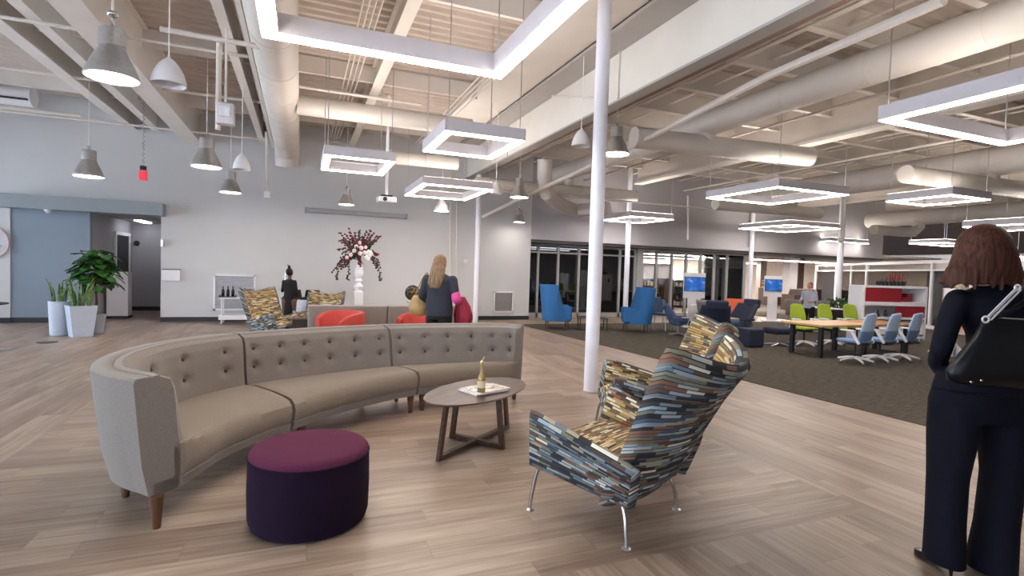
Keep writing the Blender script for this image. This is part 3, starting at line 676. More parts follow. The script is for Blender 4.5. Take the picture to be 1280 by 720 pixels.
# round emblem at the left edge
a = P(0, 303, 'Y', WY-.02)
t = thing('round_wall_emblem', 'large pale round emblem on the white wall, cut by the left edge', 'wall emblem', (a.x-.2, WY-.02, a.z))
o = MB().lathe([(.34, 0), (.34, .015)], n=40).build('disc', mat('emblem_pale_grey', 'c2bfc4', .7), t); o.rotation_euler = (PI/2, 0, 0)
o = MB().lathe([(.35, 0), (.35, .018), (.31, .018), (.31, 0)], n=40, cap=False).build('outer_band', mat('emblem_pinkish_band', 'd3bfc2', .7), t); o.rotation_euler = (PI/2, 0, 0); o.location = (0, -.002, 0)
for k, (dx, dz, c) in enumerate(((.13, .12, 'black_mark'), (.17, -.06, 'green_mark'), (.05, -.16, 'black_mark'))):
    mm = mat('emblem_'+c, '4b4f52' if c == 'black_mark' else '9fb8ad', .7); o = MB().lathe([(.06, 0), (.055, .01)], n=16, sx=1.2, sy=.6).build(c, mm, t); o.rotation_euler = (PI/2, .4*k, 0); o.location = (dx, -.014, dz)
# floor covers
q = P(59, 428, 'Z', 0)
t = thing('floor_outlet_cover', 'dark round outlet cover set in the wood floor near the planters', 'floor outlet', (q.x, q.y, 0)); MB().lathe([(.14, 0), (.135, .006), (.11, .008)], n=28).build('cover', M['black'], t, smooth=True); MB().lathe([(.06, .008), (.055, .012)], n=20).build('lid', M['castor'], t)
q = P(-1, 437, 'Z', 0)
t = thing('floor_box_cover', 'pale square cover in the wood floor at the left edge', 'floor outlet', (q.x, q.y, 0)); MB().box((0, 0, .005), (.3, .3, .01)).build('cover', M['steel'], t, bevel=.003)
# ================================================================== NEAR FURNITURE
def cat_rom(pts, t):
    n = len(pts)-1; f = min(max(t, 0), .99999)*n; i = int(f); u = f-i
    p0, p1, p2, p3 = [Vector(pts[min(max(k, 0), n)]) for k in (i-1, i, i+1, i+2)]
    return .5*((2*p1)+(-p0+p2)*u+(2*p0-5*p1+4*p2-p3)*u*u+(-p0+3*p1-3*p2+p3)*u**3)
def seg_norm(a, b):
    return (b-a).normalized()
LEFT = [((-1.93, 2.70), (-1.80, 2.93)), ((-2.16, 2.80), (-1.79, 3.03)), ((-2.38, 2.98), (-1.79, 3.15)), ((-2.58, 3.32), (-1.79, 3.34)), ((-2.68, 3.78), (-1.75, 3.55)), ((-2.62, 4.22), (-1.70, 3.74)), ((-2.46, 4.6), (-1.62, 3.93))]
MIDL = [((-2.45, 4.615), (-1.605, 3.955)), ((-2.25, 4.86), (-1.50, 4.25)), ((-2.01, 5.12), (-1.34, 4.55)), ((-1.73, 5.38), (-1.13, 4.87)), ((-1.46, 5.59), (-.895, 5.15))]
RIGT = [((-1.44, 5.60), (-.875, 5.165)), ((-1.1, 5.80), (-.68, 5.33)), ((-.72, 5.97), (-.47, 5.47)), ((-.3, 6.1), (-.22, 5.6)), ((.02, 6.13), (.0, 5.7)), ((.15, 6.02), (.09, 5.82))]
def sofa_section(sts, label, nb, legs, end=None):
    T = [a for a, b in sts]; Fr = [b for a, b in sts]
    mid = W(*[sum(c)/len(sts) for c in zip(*[((a[0]+b[0])/2, (a[1]+b[1])/2) for a, b in sts])])
    root = thing('curved_sofa_section', label, 'sofa', mid, 0, 'curved sofa sections')
    N = 84
    def st(u):
        a = cat_rom([(x, y, 0) for x, y in T], u); b = cat_rom([(x, y, 0) for x, y in Fr], u)
        A = W(a.x, a.y); B = W(b.x, b.y); d = (B-A); L = d.length
        return A, d/L, L
    tufts = []
    def dimp(p):
        s = 0
        for q, nn in tufts:
            r = (p-q).length
            if r < .12: s += .036*math.exp(-(r/.038)**2)
        return s
    def backpt(A, n, L, j):
        k = min(1, L/.62)
        return j
    prof_in = [(.17, .815), (.235, .795), (.262, .74), (.275, .66), (.282, .58), (.292, .5), (.305, .43), (.315, .36)]
    def kk(L): return min(1.0, L*.86/.305)
    # tuft points on the inner face
    for ri, zz in enumerate((.70, .545)):
        for i in range(nb):
            u = (i+.5+(.0 if ri == 0 else .0))/nb
            if L_ok(st(u)[2]) and not (sts is LEFT and u < .2):
                A, n, L = st(u); a = .272 if ri == 0 else .288
                tufts.append((A+n*a*kk(L)+Vector((0, 0, zz)), n))
    rings = []
    for i in range(N+1):
        A, n, L = st(i/N); k = kk(L)
        prof = [(.095, .18), (.05, .35), (.018, .6), (-.005, .79), (.0, .81), (.015, .82), (.10, .822), (.112, .815), (.122, .824), (.16, .826)]
        dense = []
        pi = prof_in
        for q in range(len(pi)-1):
            for s_ in range(5): dense.append((pi[q][0]+(pi[q+1][0]-pi[q][0])*s_/5, pi[q][1]+(pi[q+1][1]-pi[q][1])*s_/5))
        dense.append((.315, .3)); dense.append((.3, .18))
        ring = []
        for a, z in prof+dense:
            p = A+n*(a*k)+Vector((0, 0, z))
            if a > .2:
                p = p-n*dimp(p)
            ring.append(p)
        rings.append(ring)
    MB().loft(rings).build('backrest', M['sofa'], root, smooth=True, off=mid)
    br = root.children[0]
    for q, n in tufts:
        MB().ell(q-n*.03, (.014, .014, .014), 10, 6).build('button', M['sofabutton'], br, smooth=True, off=mid)
    # seat cushion
    rings = []
    for i in range(N+1):
        A, n, L = st(i/N); k = kk(L); a0 = .27*k; D = L-a0
        e = min(i, N-i)/N*20; rr = 1-.02*max(0, 1-e)
        pr = [(a0, .24), (a0, .405), (a0+D*.25, .428), (a0+D*.6, .436*rr), (a0+D*.82, .428*rr), (a0+D*.93, .408), (L-.008, .375), (L+.004, .33), (L-.005, .27), (L-.02, .245)]
        rings.append([A+n*a+Vector((0, 0, z)) for a, z in pr])
    MB().loft(rings).build('seat_cushion', M['sofaseat'], root, smooth=True, off=mid)
    rings = []
    for i in range(N+1):
        A, n, L = st(i/N); k = kk(L)
        pr = [(.13*k, .175), (.13*k, .24), (L-.03, .243), (L-.012, .236), (L-.03, .18), (L-.045, .175)]
        rings.append([A+n*a+Vector((0, 0, z)) for a, z in pr])
    MB().loft(rings).build('base_rail', M['sofa'], root, smooth=True, off=mid)
    for (x, y) in legs:
        p = W(x, y); MB().lathe([(.02, 0), (.021, .01)], p, 14).tube([p+Vector((0, 0, .008)), p+Vector((0, 0, .18))], [.021, .036], 14).build('leg', M['sofaleg'], root, smooth=True, off=mid)
    return root
def L_ok(L): return L > .3
sofa_section(LEFT, 'left section of the curved tufted grey sofa, its end turned to the viewer', 6, [(-1.87, 2.79), (-1.66, 3.83), (-2.2, 4.25), (-2.3, 3.15)])
sofa_section(MIDL, 'middle section of the curved tufted grey sofa', 6, [(-1.61, 4.08), (-.97, 5.18), (-1.5, 5.35), (-2.15, 4.65)])
sofa_section(RIGT, 'right section of the curved tufted grey sofa, behind the coffee table', 7, [(-.87, 5.28), (.06, 5.86), (-.3, 5.95), (-1.2, 5.6)])

# ottoman
q = W(-1.115+.0, 2.965)
t = thing('round_ottoman', 'dark purple drum ottoman in front of the curved sofa', 'ottoman', q)
R = .322
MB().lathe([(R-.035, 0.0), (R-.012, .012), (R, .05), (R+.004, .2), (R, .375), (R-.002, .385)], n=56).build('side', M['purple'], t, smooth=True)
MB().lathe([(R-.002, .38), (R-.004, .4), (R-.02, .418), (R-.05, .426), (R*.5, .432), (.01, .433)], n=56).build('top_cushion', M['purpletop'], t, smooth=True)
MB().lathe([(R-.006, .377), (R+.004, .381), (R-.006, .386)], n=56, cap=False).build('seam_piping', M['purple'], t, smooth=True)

# coffee table
ang = math.atan2(.866, .5)  # long axis in viewer coords
cx, cy = -.255, 4.33
ctr = W(cx, cy); ax = (W(.5, .86)).normalized(); rz = math.atan2(ax.y, ax.x)
t = thing('oval_coffee_table', 'oval dark walnut coffee table with crossed floor rails', 'coffee table', ctr, rz)
a_, b_ = .585, .315
prof = []
mb = MB(); n = 56
E = lambda k, z, s: Vector(((a_-s)*math.cos(2*PI*k/n), (b_-s)*math.sin(2*PI*k/n), z))
mb.loft([[E(k, .425, .05) for k in range(n)], [E(k, .435, .01) for k in range(n)], [E(k, .443, 0) for k in range(n)], [E(k, .45, .004) for k in range(n)]])
mb.build('tabletop', M['walnut'], t, smooth=True)
for s in (-1, 1):
    MB().bar((s*.50, 0, .0), (s*.42, 0, .43), .028, .045, up=(1, 0, 0)).build('leg', M['walnut'], t, bevel=.003)
    MB().bar((0, s*.25, 0), (0, s*.2, .43), .045, .028, up=(1, 0, 0)).build('leg', M['walnut'], t, bevel=.003)
MB().box((0, 0, .022), (.99, .045, .036)).build('stretcher', M['walnut'], t, bevel=.003)
MB().box((0, 0, .0225), (.045, .49, .038)).build('stretcher', M['walnut'], t, bevel=.003)
MB().box((0, 0, .415), (.8, .05, .025)).box((0, 0, .415), (.05, .38, .025)).build('top_brace', M['walnut'], t)
# magazines and bottle
mp = P(604, 488, 'Z', .452); zt = .4505
cov = NT('magazine_cover'); tc = cov.N('ShaderNodeTexCoord'); vo = cov.N('ShaderNodeTexNoise'); vo.inputs['Scale'].default_value = 14; vo.inputs['Detail'].default_value = 1
cov.L(tc.outputs['Object'], vo.inputs['Vector']); cov.L(cov.ramp(vo.outputs['Fac'], [(.0, srgb('ddd6d0')), (.5, srgb('cbbfb4')), (.6, srgb('8b8686')), (.66, srgb('c9b9ae'))], 'CONSTANT'), cov.b.inputs['Base Color']); cov.b.inputs['Roughness'].default_value = .25
M['paper'] = mat('white_paper_edges', 'dedad6', .6)
for i, (dx, dy, r, lab) in enumerate(((0, 0, .25, 'lower magazine lying on the oval coffee table under another'), (.015, -.01, .33, 'upper glossy magazine with the bottle standing on it'))):
    tt = thing('magazine', lab, 'magazine', (mp.x+dx, mp.y+dy, zt+i*.0125), r+.1, 'magazines on the coffee table')
    MB().box((0, 0, .006), (.33, .24, .0105)).build('pages', M['paper'], tt); MB().box((0, 0, .0118), (.335, .245, .0012)).box((0, 0, .0004), (.335, .245, .0008)).build('cover', cov.m, tt)
bp = P(603, 490, 'Z', .476)
t = thing('champagne_bottle', 'gold foiled bottle standing on the magazines', 'bottle', (bp.x-.01, bp.y+.0, .4757))
gold = mat('pale_gold_foil', 'c9b083', .3, metal=.7, var=.2, scale=60); gl = mat('pale_gold_glass', 'a08c5c', .15, metal=.3, var=.1); t.scale = (.9, .9, .84)
MB().lathe([(.02, .0), (.034, .002), (.036, .02), (.036, .12), (.033, .14), (.022, .165), (.017, .18), (.016, .19)], n=24).build('body', gl, t, smooth=True)
MB().lathe([(.0175, .175), (.0165, .21), (.015, .26), (.0185, .265), (.0185, .28), (.016, .292), (.004, .296)], n=20).build('neck_foil', gold, t, smooth=True)
MB().lathe([(.0366, .045), (.0366, .11)], n=24, cap=False).build('label_band', mat('cream_gold_label', 'd9c9a2', .4), t, smooth=True)
MB().tube([(0, 0, .29), (.008, 0, .315), (.022, .0, .335)], .005, 8).build('ribbon', gold, t, smooth=True)

# ---------------------------------------------------------------- wing armchair (local: faces +Y)
def surf(mb, fn, nu, nv, th, name=None):
    pass
def shell_part(fn, nu, nv, th, uvf):
    """closed shell: fn(u,v)->point ; thickness th(u,v) along the surface normal; UVs in metres"""
    P_ = [[fn(i/nu, j/nv) for j in range(nv+1)] for i in range(nu+1)]
    def nrm(i, j):
        a = P_[min(i+1, nu)][j]-P_[max(i-1, 0)][j]; b = P_[i][min(j+1, nv)]-P_[i][max(j-1, 0)]
        n = a.cross(b); return n.normalized() if n.length > 1e-9 else Vector((0, 1, 0))
    O = [[P_[i][j]+nrm(i, j)*th(i/nu, j/nv)/2 for j in range(nv+1)] for i in range(nu+1)]
    I = [[P_[i][j]-nrm(i, j)*th(i/nu, j/nv)/2 for j in range(nv+1)] for i in range(nu+1)]
    mb = MB()
    def grid(G, flip, du):
        vs = [p for r in G for p in r]; fs = []; uvs = []
        for i in range(nu):
            for j in range(nv):
                f = (i*(nv+1)+j, (i+1)*(nv+1)+j, (i+1)*(nv+1)+j+1, i*(nv+1)+j+1); uu = [uvf(i/nu, j/nv), uvf((i+1)/nu, j/nv), uvf((i+1)/nu, (j+1)/nv), uvf(i/nu, (j+1)/nv)]
                uu = [(a+du, b) for a, b in uu]
                if flip: f = f[::-1]; uu = uu[::-1]
                fs.append(f); uvs.append(uu)
        mb.add(vs, fs, uvs)
    # rounded rim: loop around border with mid bulge
    mb.nside = nu*nv; grid(O, False, 0); grid(I, True, 3.37)
    border = [(i, 0) for i in range(nu+1)]+[(nu, j) for j in range(1, nv+1)]+[(i, nv) for i in range(nu-1, -1, -1)]+[(0, j) for j in range(nv-1, 0, -1)]
    cen = sum((P_[i][j] for i, j in border), Vector())/len(border)
    m_ = len(border)
    for k in range(m_):
        i, j = border[k]; i2, j2 = border[(k+1) % m_]
        def mid(a, b):
            p = P_[a][b]
            # outward direction from the inner neighbour
            ia = min(max(a, 1), nu-1); jb = min(max(b, 1), nv-1); d = p-P_[ia][jb]
            return p+(d.normalized() if d.length > 1e-9 else Vector())*th(a/nu, b/nv)*.42
        a, b, c, d, e, f = O[i][j], O[i2][j2], mid(i, j), mid(i2, j2), I[i][j], I[i2][j2]
        u0, v0 = uvf(i/nu, j/nv); u1, v1 = uvf(i2/nu, j2/nv)
        mb.add([a, b, d, c, f, e], [(0, 1, 2, 3), (3, 2, 4, 5)], [[(u0, v0), (u1, v1), (u1, v1+.04), (u0, v0+.04)], [(u0, v0+.04), (u1, v1+.04), (u1, v1+.08), (u0, v0+.08)]])
    return mb
def inner_mat(o, ns, which, m2):
    o.data.materials.append(m2)
    for i in range(ns*which, ns*(which+1)): o.data.polygons[i].material_index = 1
def weld(o, d=.0008):
    bm = bmesh.new(); bm.from_mesh(o.data); bmesh.ops.remove_doubles(bm, verts=bm.verts, dist=d); bmesh.ops.recalc_face_normals(bm, faces=bm.faces); bm.to_mesh(o.data); bm.free(); o.data.shade_smooth()
def wing_chair(label, loc, rz, fab, group, name='wing_armchair', fab2=None):
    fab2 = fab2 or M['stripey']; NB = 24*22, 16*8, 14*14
    t = thing(name, label, 'armchair', loc, rz, group)
    # backrest: v 0..1 bottom to top, u -1..1 across; leans back, wings curl forward at the top
    def back(u, v):
        s = u*2-1
        hw = .36+.06*math.sin(min(1, v*1.25)*PI/2)
        z = .225+.795*v + (.06*abs(s)**2.2*max(0, v-.6)/.4 if v > .6 else 0) - (.045*(1-abs(s)**1.5)*max(0, v-.7)/.3 if v > .7 else 0)
        y = -.33 - .40*v**1.15 + .06*math.sin(v*PI)*0 + (.10+.08*v)*abs(s)**2.4
        # sweep under the seat at the bottom
        y += .05*max(0, .22-v)/.22
        return Vector((s*hw, y, z))
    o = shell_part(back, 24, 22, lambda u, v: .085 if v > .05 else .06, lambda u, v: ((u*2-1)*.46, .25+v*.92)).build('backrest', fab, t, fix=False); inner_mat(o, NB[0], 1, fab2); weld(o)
    for s in (-1, 1):
        def arm(u, v, s=s):   # u rear->front, v bottom->top
            y = -.33+.62*u - .05*v*u
            zt = .46+.17*u; zb = .25+.07*u
            if u < .12: zt -= 0
            z = zb+(zt-zb)*v
            x = s*(.335+.075*v+.03*u)
            return Vector((x, y-.06*(1-u)*v, z))
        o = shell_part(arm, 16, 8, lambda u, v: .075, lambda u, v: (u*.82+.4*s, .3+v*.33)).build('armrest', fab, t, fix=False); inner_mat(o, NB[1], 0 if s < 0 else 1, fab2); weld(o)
    def seat(u, v):
        s = u*2-1; y = -.30+.57*v; z = .37+.05*v-.02*abs(s)**3 - (.05*max(0, v-.85)/.15)
        return Vector((s*.31, y, z))
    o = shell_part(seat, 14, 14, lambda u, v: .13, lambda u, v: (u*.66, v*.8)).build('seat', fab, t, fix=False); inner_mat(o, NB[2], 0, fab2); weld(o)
    def under(u, v):
        s = u*2-1; return Vector((s*.27, -.18+.38*v, .28+.05*v))
    o = shell_part(under, 6, 6, lambda u, v: .05, lambda u, v: (u*.7, v*.7+2)).build('seat_base', fab, t, fix=False); weld(o)
    # steel legs: two bent side frames, four feet
    for sx in (-1, 1):
        for sy, yy, y0, zz in ((1, .33, .22, .30), (-1, -.30, -.14, .24)):
            p = [(sx*.24, y0, zz), (sx*.285, yy*.8, zz-.005), (sx*.30, yy*.93, zz-.06), (sx*.315, yy, .10), (sx*.32, yy+.01*sy, .012)]
            lg = MB().tube([cat_rom(p, i/14) for i in range(15)], .0115, 10).build('leg', M['chrome'], t, smooth=True)
            MB().lathe([(.026, 0), (.026, .006), (.014, .014)], (sx*.32, yy+.01*sy, 0), 16).build('foot', M['steel'], lg, smooth=True)
    MB().tube([(-.24, .22, .285), (.24, .22, .285)], .011, 10).tube([(-.24, -.14, .235), (.24, -.14, .235)], .011, 10).build('cross_tube', M['chrome'], t, smooth=True)
    return t
def face(vx, vd):   # rz so that local +Y points along viewer direction (vx right, vd ahead)
    d = W(vx, vd); return math.atan2(-d.x, d.y)
CH1 = wing_chair('multicolour dash patterned wing armchair, nearest, seen from its left side', W(.615, 3.17), face(-.76, .65), M['stripe'], 'dash patterned wing armchairs')
CH2 = wing_chair('multicolour dash patterned wing armchair behind the nearest one, facing left', W(1.10, 4.42), face(-1, .1), M['stripe'], 'dash patterned wing armchairs')
# small wooden block table between the chairs
q = P(845, 600, 'Z', 0)
t = thing('wooden_block_table', 'small reddish brown wooden block table hidden behind the nearest armchair', 'side table', W(1.0, 3.78), face(-.7, .7))
MB().box((0, 0, .2), (.34, .34, .4)).build('block', wood_mat('red_brown_block', '4a2a1e', '85553a', .5, axis=2), t, bevel=.006)
MB().box((0, 0, .405), (.36, .36, .012)).build('top_plate', M['walnut'], t, bevel=.003)
# ================================================================== MID DISTANCE
# planters
def planter(px, py, lab, top, bot, h, m_, square=False, name='planter'):
    q = P(px, py, 'Z', 0); t = thing(name, lab, 'planter', (q.x, q.y, 0), math.radians(30) if square else 0)
    if square:
        rings = [[Vector((sx*r, sy*r, z)) for sx, sy in ((-1, -1), (1, -1), (1, 1), (-1, 1))] for r, z in ((bot, 0), (top, h), (top-.02, h), (top-.03, h-.05))]
        MB().loft(rings).build('pot', m_, t, bevel=.006)
        MB().box((0, 0, h-.045), (top*1.85, top*1.85, .02)).build('soil', M['soil'], t)
    else:
        MB().lathe([(bot*.9, 0), (bot, .01), (top, h), (top-.018, h), (top-.025, h-.05)], n=32).build('pot', m_, t, smooth=True)
        MB().lathe([(top-.02, h-.05), (top-.02, h-.035), (.01, h-.03)], n=24).build('soil', M['soil'], t)
    return t
def leafmat(name, a, b, sc_=8):
    t = NT(name); tc = t.N('ShaderNodeTexCoord'); nz = t.N('ShaderNodeTexNoise'); nz.inputs['Scale'].default_value = sc_; nz.inputs['Detail'].default_value = 3
    t.L(tc.outputs['Object'], nz.inputs['Vector']); t.L(t.ramp(nz.outputs['Fac'], [(.3, srgb(a)), (.7, srgb(b))]), t.b.inputs['Base Color']); t.b.inputs['Roughness'].default_value = .4; return t.m
M['snake'] = leafmat('snake_plant_leaf', '2a4229', '7a9a55', 22); M['fig'] = leafmat('dark_glossy_leaf', '173a16', '356b28', 6)
def snake_plant(t, h, r, n, seed, tall=.5):
    rnd = random.Random(seed)
    for i in range(n):
        a = rnd.uniform(0, 2*PI); d = rnd.uniform(.02, r); H = rnd.uniform(.55, 1)*tall; w = rnd.uniform(.018, .03)
        b = Vector((d*math.cos(a), d*math.sin(a), h-.04)); tilt = Vector((math.cos(a), math.sin(a), 0))*rnd.uniform(.05, .28)*H
        tw = rnd.uniform(0, PI); rings = []
        for k in range(8):
            u = k/7; c = b+tilt*u*u+Vector((0, 0, H*u)); ww = w*(math.sin(min(1, u*2.2+.25)*PI/2))*(1-u**4)+.001; th = tw+u*1.2
            dx = Vector((math.cos(th), math.sin(th), 0)); dy = Vector((-math.sin(th), math.cos(th), 0))
            rings.append([c-dx*ww, c+dy*.004, c+dx*ww, c-dy*.006])
        MB().loft(rings).build('leaf', M['snake'], t, smooth=True)
t = planter(75, 419, 'tall round white planter holding a snake plant, leftmost of three', .17, .145, .62, M['planter']); snake_plant(t, .62, .1, 15, 1, .5)
t = planter(101, 420.5, 'square tapered white planter holding a snake plant, middle of three', .2, .145, .56, M['planter'], True); snake_plant(t, .56, .13, 18, 2, .56)
t = planter(119, 417, 'round grey planter holding the broad leaved fig tree', .17, .13, .36, M['planter2'])
MB().tube([(0, 0, .25), (.02, 0, .6), (-.01, .02, .95), (.03, 0, 1.3)], [.022, .02, .018, .014], 8).build('trunk', M['bark'], t, smooth=True)
rnd = random.Random(5)
br = MB()
for i in range(10):
    a = i*2.4; z0 = .75+i*.055; e = Vector((.26*math.cos(a), .26*math.sin(a), z0+.25)); br.tube([(0, 0, z0), e*.6+Vector((0, 0, z0*.38)), e], .008, 6)
br.build('branch', M['bark'], t, smooth=True)
fol = MB()
for i in range(150):
    a = rnd.uniform(0, 2*PI); el = rnd.uniform(-.5, 1.2); R_ = rnd.uniform(.1, .32)
    c = Vector((R_*math.cos(a)*math.cos(el)*1.0, R_*math.sin(a)*math.cos(el), 1.2+.36*math.sin(el)+rnd.uniform(-.25, .05)))
    L_ = rnd.uniform(.14, .23); d = Vector((math.cos(a), math.sin(a), rnd.uniform(-.6, .3))).normalized(); s_ = d.cross(Vector((0, 0, 1))).normalized(); up = s_.cross(d)
    rings = []
    for k in range(7):
        u = k/6; w_ = .085*math.sin(PI*(u**.8))+.002; p = c+d*L_*u-Vector((0, 0, .06*u*u)); rings.append([p-s_*w_+up*.012, p-up*.004, p+s_*w_+up*.012, p+up*.004])
    fol.loft(rings)
tag(fol.build('foliage', M['fig'], t, smooth=True), kind='stuff')

# drinks cart
q = P(293, 399, 'Z', 0)
t = thing('drinks_cart', 'white two tier drinks cart standing before the grey louvred panel', 'cart', (q.x+.2, 13.55, 0))
for z, h in ((.60, .03), (.16, .1)): MB().box((0, 0, z), (.78, .4, h)).build('shelf', M['white'], t, bevel=.01)
for sx in (-1, 1):
    for sy in (-1, 1): MB().cyl((sx*.33, sy*.17, .07), (sx*.33, sy*.17, .6), .014).build('leg', M['white'], t, smooth=True); MB().tube([(sx*.33-.015, sy*.17, .035), (sx*.33+.015, sy*.17, .035)], .035, 14).build('castor', M['steel'], t, smooth=True)
MB().tube([(.37, -.15, .6), (.42, -.15, .68), (.42, .15, .68), (.37, .15, .6)], .01, 8).build('handle', M['white'], t, smooth=True)
cx_ = q.x+.2
tr = thing('bottle_tray', 'black tray under three dark bottles on the drinks cart', 'tray', (cx_-.22, 13.5, .615)); MB().box((0, 0, .01), (.34, .2, .02)).box((-.165, 0, .03), (.012, .2, .05)).box((.165, 0, .03), (.012, .2, .05)).build('tray_body', M['black'], tr)
for i in range(3):
    tt = thing('wine_bottle', ('left', 'middle', 'right')[i]+' dark wine bottle of the three standing on the tray of the drinks cart', 'bottle', (cx_-.32+.1*i, 13.5, .635), 0, 'wine bottles on the drinks cart'); tt.scale = (.9, .9, .76)
    MB().lathe([(.03, 0), (.037, .01), (.037, .15), (.03, .19), (.014, .22), (.014, .29), (.016, .3)], n=16).build('glass_body', mat('dark_bottle_glass', '11150f', .15), tt, smooth=True); MB().lathe([(.0155, .24), (.0155, .302), (.003, .304)], n=12).build('capsule', M['black'], tt, smooth=True)
tt = thing('ice_bucket', 'silver ice bucket on the right of the drinks cart', 'ice bucket', (cx_+.2, 13.5, .615)); MB().lathe([(.09, 0), (.12, .2), (.125, .21), (.115, .21), (.09, .03)], n=24, cap=False).lathe([(.09, .004), (.001, .005)], n=24).build('bucket', M['chrome'], tt, smooth=True)
for s in (-1, 1): MB().tube([(s*.118, -.03, .16), (s*.15, 0, .15), (s*.118, .03, .16)], .006, 8).build('handle', M['chrome'], tt, smooth=True)

# buffet table with cloth
bx = W(-4.35, 11.0)
t = thing('buffet_table', 'buffet table under a white cloth behind the person in black', 'table', bx, face(0, 1))
MB().box((0, 0, .665), (1.15, .6, .03)).build('tabletop', M['greyplas'], t)
for sx in (-1, 1):
    for sy in (-1, 1): MB().cyl((sx*.5, sy*.24, 0), (sx*.5, sy*.24, .65), .015).build('leg', M['steel'], t)
cl = MB(); rings = []
n = 64
for zz, am, ex in ((.04, .03, .03), (.35, .02, .015), (.66, .004, .006), (.684, 0, 0)):
    ring = []
    for k in range(n):
        a = 2*PI*k/n; c, s = math.cos(a), math.sin(a); m_ = max(abs(c)/.58, abs(s)/.31); r = 1/m_
        r *= 1+ex+am*math.sin(k*2.1); ring.append(Vector((r*c, r*s, zz)))
    rings.append(ring)
cl.loft(rings, True, True); o = cl.build('tablecloth', M['cloth'], smooth=True); o.location = bx+Vector((0, 0, .0)); o.rotation_euler = (0, 0, face(0, 1)); tag(o, 'white cloth draped over the buffet table to the floor', 'tablecloth')
for s, lab in ((-1, 'black open case on the buffet left of the person in black'), (1, 'black open case on the buffet right of the person in black')):
    t = thing('black_display_case', lab, 'case', bx+W(s*.2-.02, .0, .685), face(0, 1), 'black cases on the buffet')
    MB().box((0, .05, .1), (.3, .18, .2), top=(.85, .6)).build('lid', M['blackcloth'], t, bevel=.01); MB().box((0, -.08, .03), (.36, .2, .06), top=(.8, .7)).build('tray_part', M['blackcloth'], t, bevel=.01)
t = thing('tiered_stand', 'silver tiered serving stand left of the person in black', 'serving stand', bx+W(-.3, -.18, .685))
for z, r in ((.02, .1), (.2, .13), (.34, .1), (.46, .07)): MB().lathe([(.01, z), (r, z+.012), (r, z+.018), (.01, z+.008)], n=22).build('plate', M['chrome'], t, smooth=True)
MB().cyl((0, 0, 0), (0, 0, .56), .008).build('stem', M['chrome'], t)

# flower pedestal
q = W((448-640)/660*12.0, 12.0)
t = thing('flower_pedestal', 'tall white turned baluster pedestal against the white wall', 'pedestal', q)
MB().box((0, 0, .42), (.2, .2, .84)).box((0, 0, .05), (.3, .3, .1)).build('plinth', M['white'], t, bevel=.01)
MB().lathe([(.09, .84), (.06, .87), (.1, .93), (.105, .96), (.06, 1.02), (.045, 1.035), (.085, 1.08), (.075, 1.12), (.045, 1.145)], n=28).build('turned_stem', M['white'], t, smooth=True)
MB().lathe([(.05, 1.14), (.085, 1.18), (.105, 1.26), (.09, 1.38), (.065, 1.48), (.06, 1.54), (.075, 1.6), (.07, 1.6), (.05, 1.54)], n=28).build('vase', M['white'], t, smooth=True)
f = thing('flower_arrangement', 'big spray of dark red and white flowers in the white pedestal vase', 'flower arrangement', q+Vector((0, 0, 1.6)))
rnd = random.Random(9); red = mat('dark_red_blossom', '5a1820', .8, var=.3, scale=30); pale = mat('pale_pink_bloom', 'e8cfcf', .7, var=.1); wht = mat('white_bloom', 'ece6e0', .7); dg = mat('dark_olive_foliage', '34382c', .7, var=.3)
MB().tube([(0, 0, -.12), (0, 0, .06)], .04, 8).build('stem_bundle', dg, f)
for i in range(52):
    a = rnd.uniform(0, 2*PI); el = rnd.choice([rnd.uniform(.1, 1.3), rnd.uniform(-.25, .9)]); L_ = rnd.uniform(.36, .6)
    d = Vector((math.cos(a)*math.cos(el), math.sin(a)*math.cos(el)*.6, math.sin(el))); pts = [d*L_*u*Vector((1, 1, 1)).length/1.732+Vector((0, 0, .05+(.12*u if el > .4 else .06*math.sin(u*PI)-.3*u*u*(1 if el < .2 else .3)))) for u in (0, .25, .5, .75, 1)]
    mb = MB().tube(pts, .006, 5)
    m_ = red if i % 3 else dg
    for k in range(11):
        u = .35+.65*k/10; p = pts[0].lerp(pts[-1], u); pq = cat_rom(pts, u); mb.ell(pq+Vector((rnd.uniform(-.02, .02), 0, rnd.uniform(-.02, .02))), (.034, .02, .022), 6, 4, (rnd.uniform(0, 3), 0, rnd.uniform(0, 3)))
    mb.build('flower_spray', m_, f, smooth=True)
core = MB()
for k in range(60):
    a = rnd.uniform(0, 2*PI); r_ = rnd.uniform(.02, .24); core.ell((r_*math.cos(a), r_*.6*math.sin(a), .1+rnd.uniform(-.12, .2)), (.05, .03, .035), 8, 5, (rnd.uniform(0, 3), 0, rnd.uniform(0, 3)))
core.build('foliage_core', dg, f, smooth=True)
for i in range(3):
    s = (-1, 1, -.5)[i]; pts = [Vector((s*.25, 0, .08)), Vector((s*.4, -.05, -.05)), Vector((s*.46, -.05, -.35)), Vector((s*.48, -.05, -.5))]
    mb = MB().tube(pts, .006, 5)
    for k in range(14): mb.ell(cat_rom(pts, .2+.8*k/13)+Vector((rnd.uniform(-.03, .03), 0, 0)), (.03, .012, .018), 6, 4, (0, rnd.uniform(0, 3), 0))
    mb.build('trailing_stem', dg, f, smooth=True)
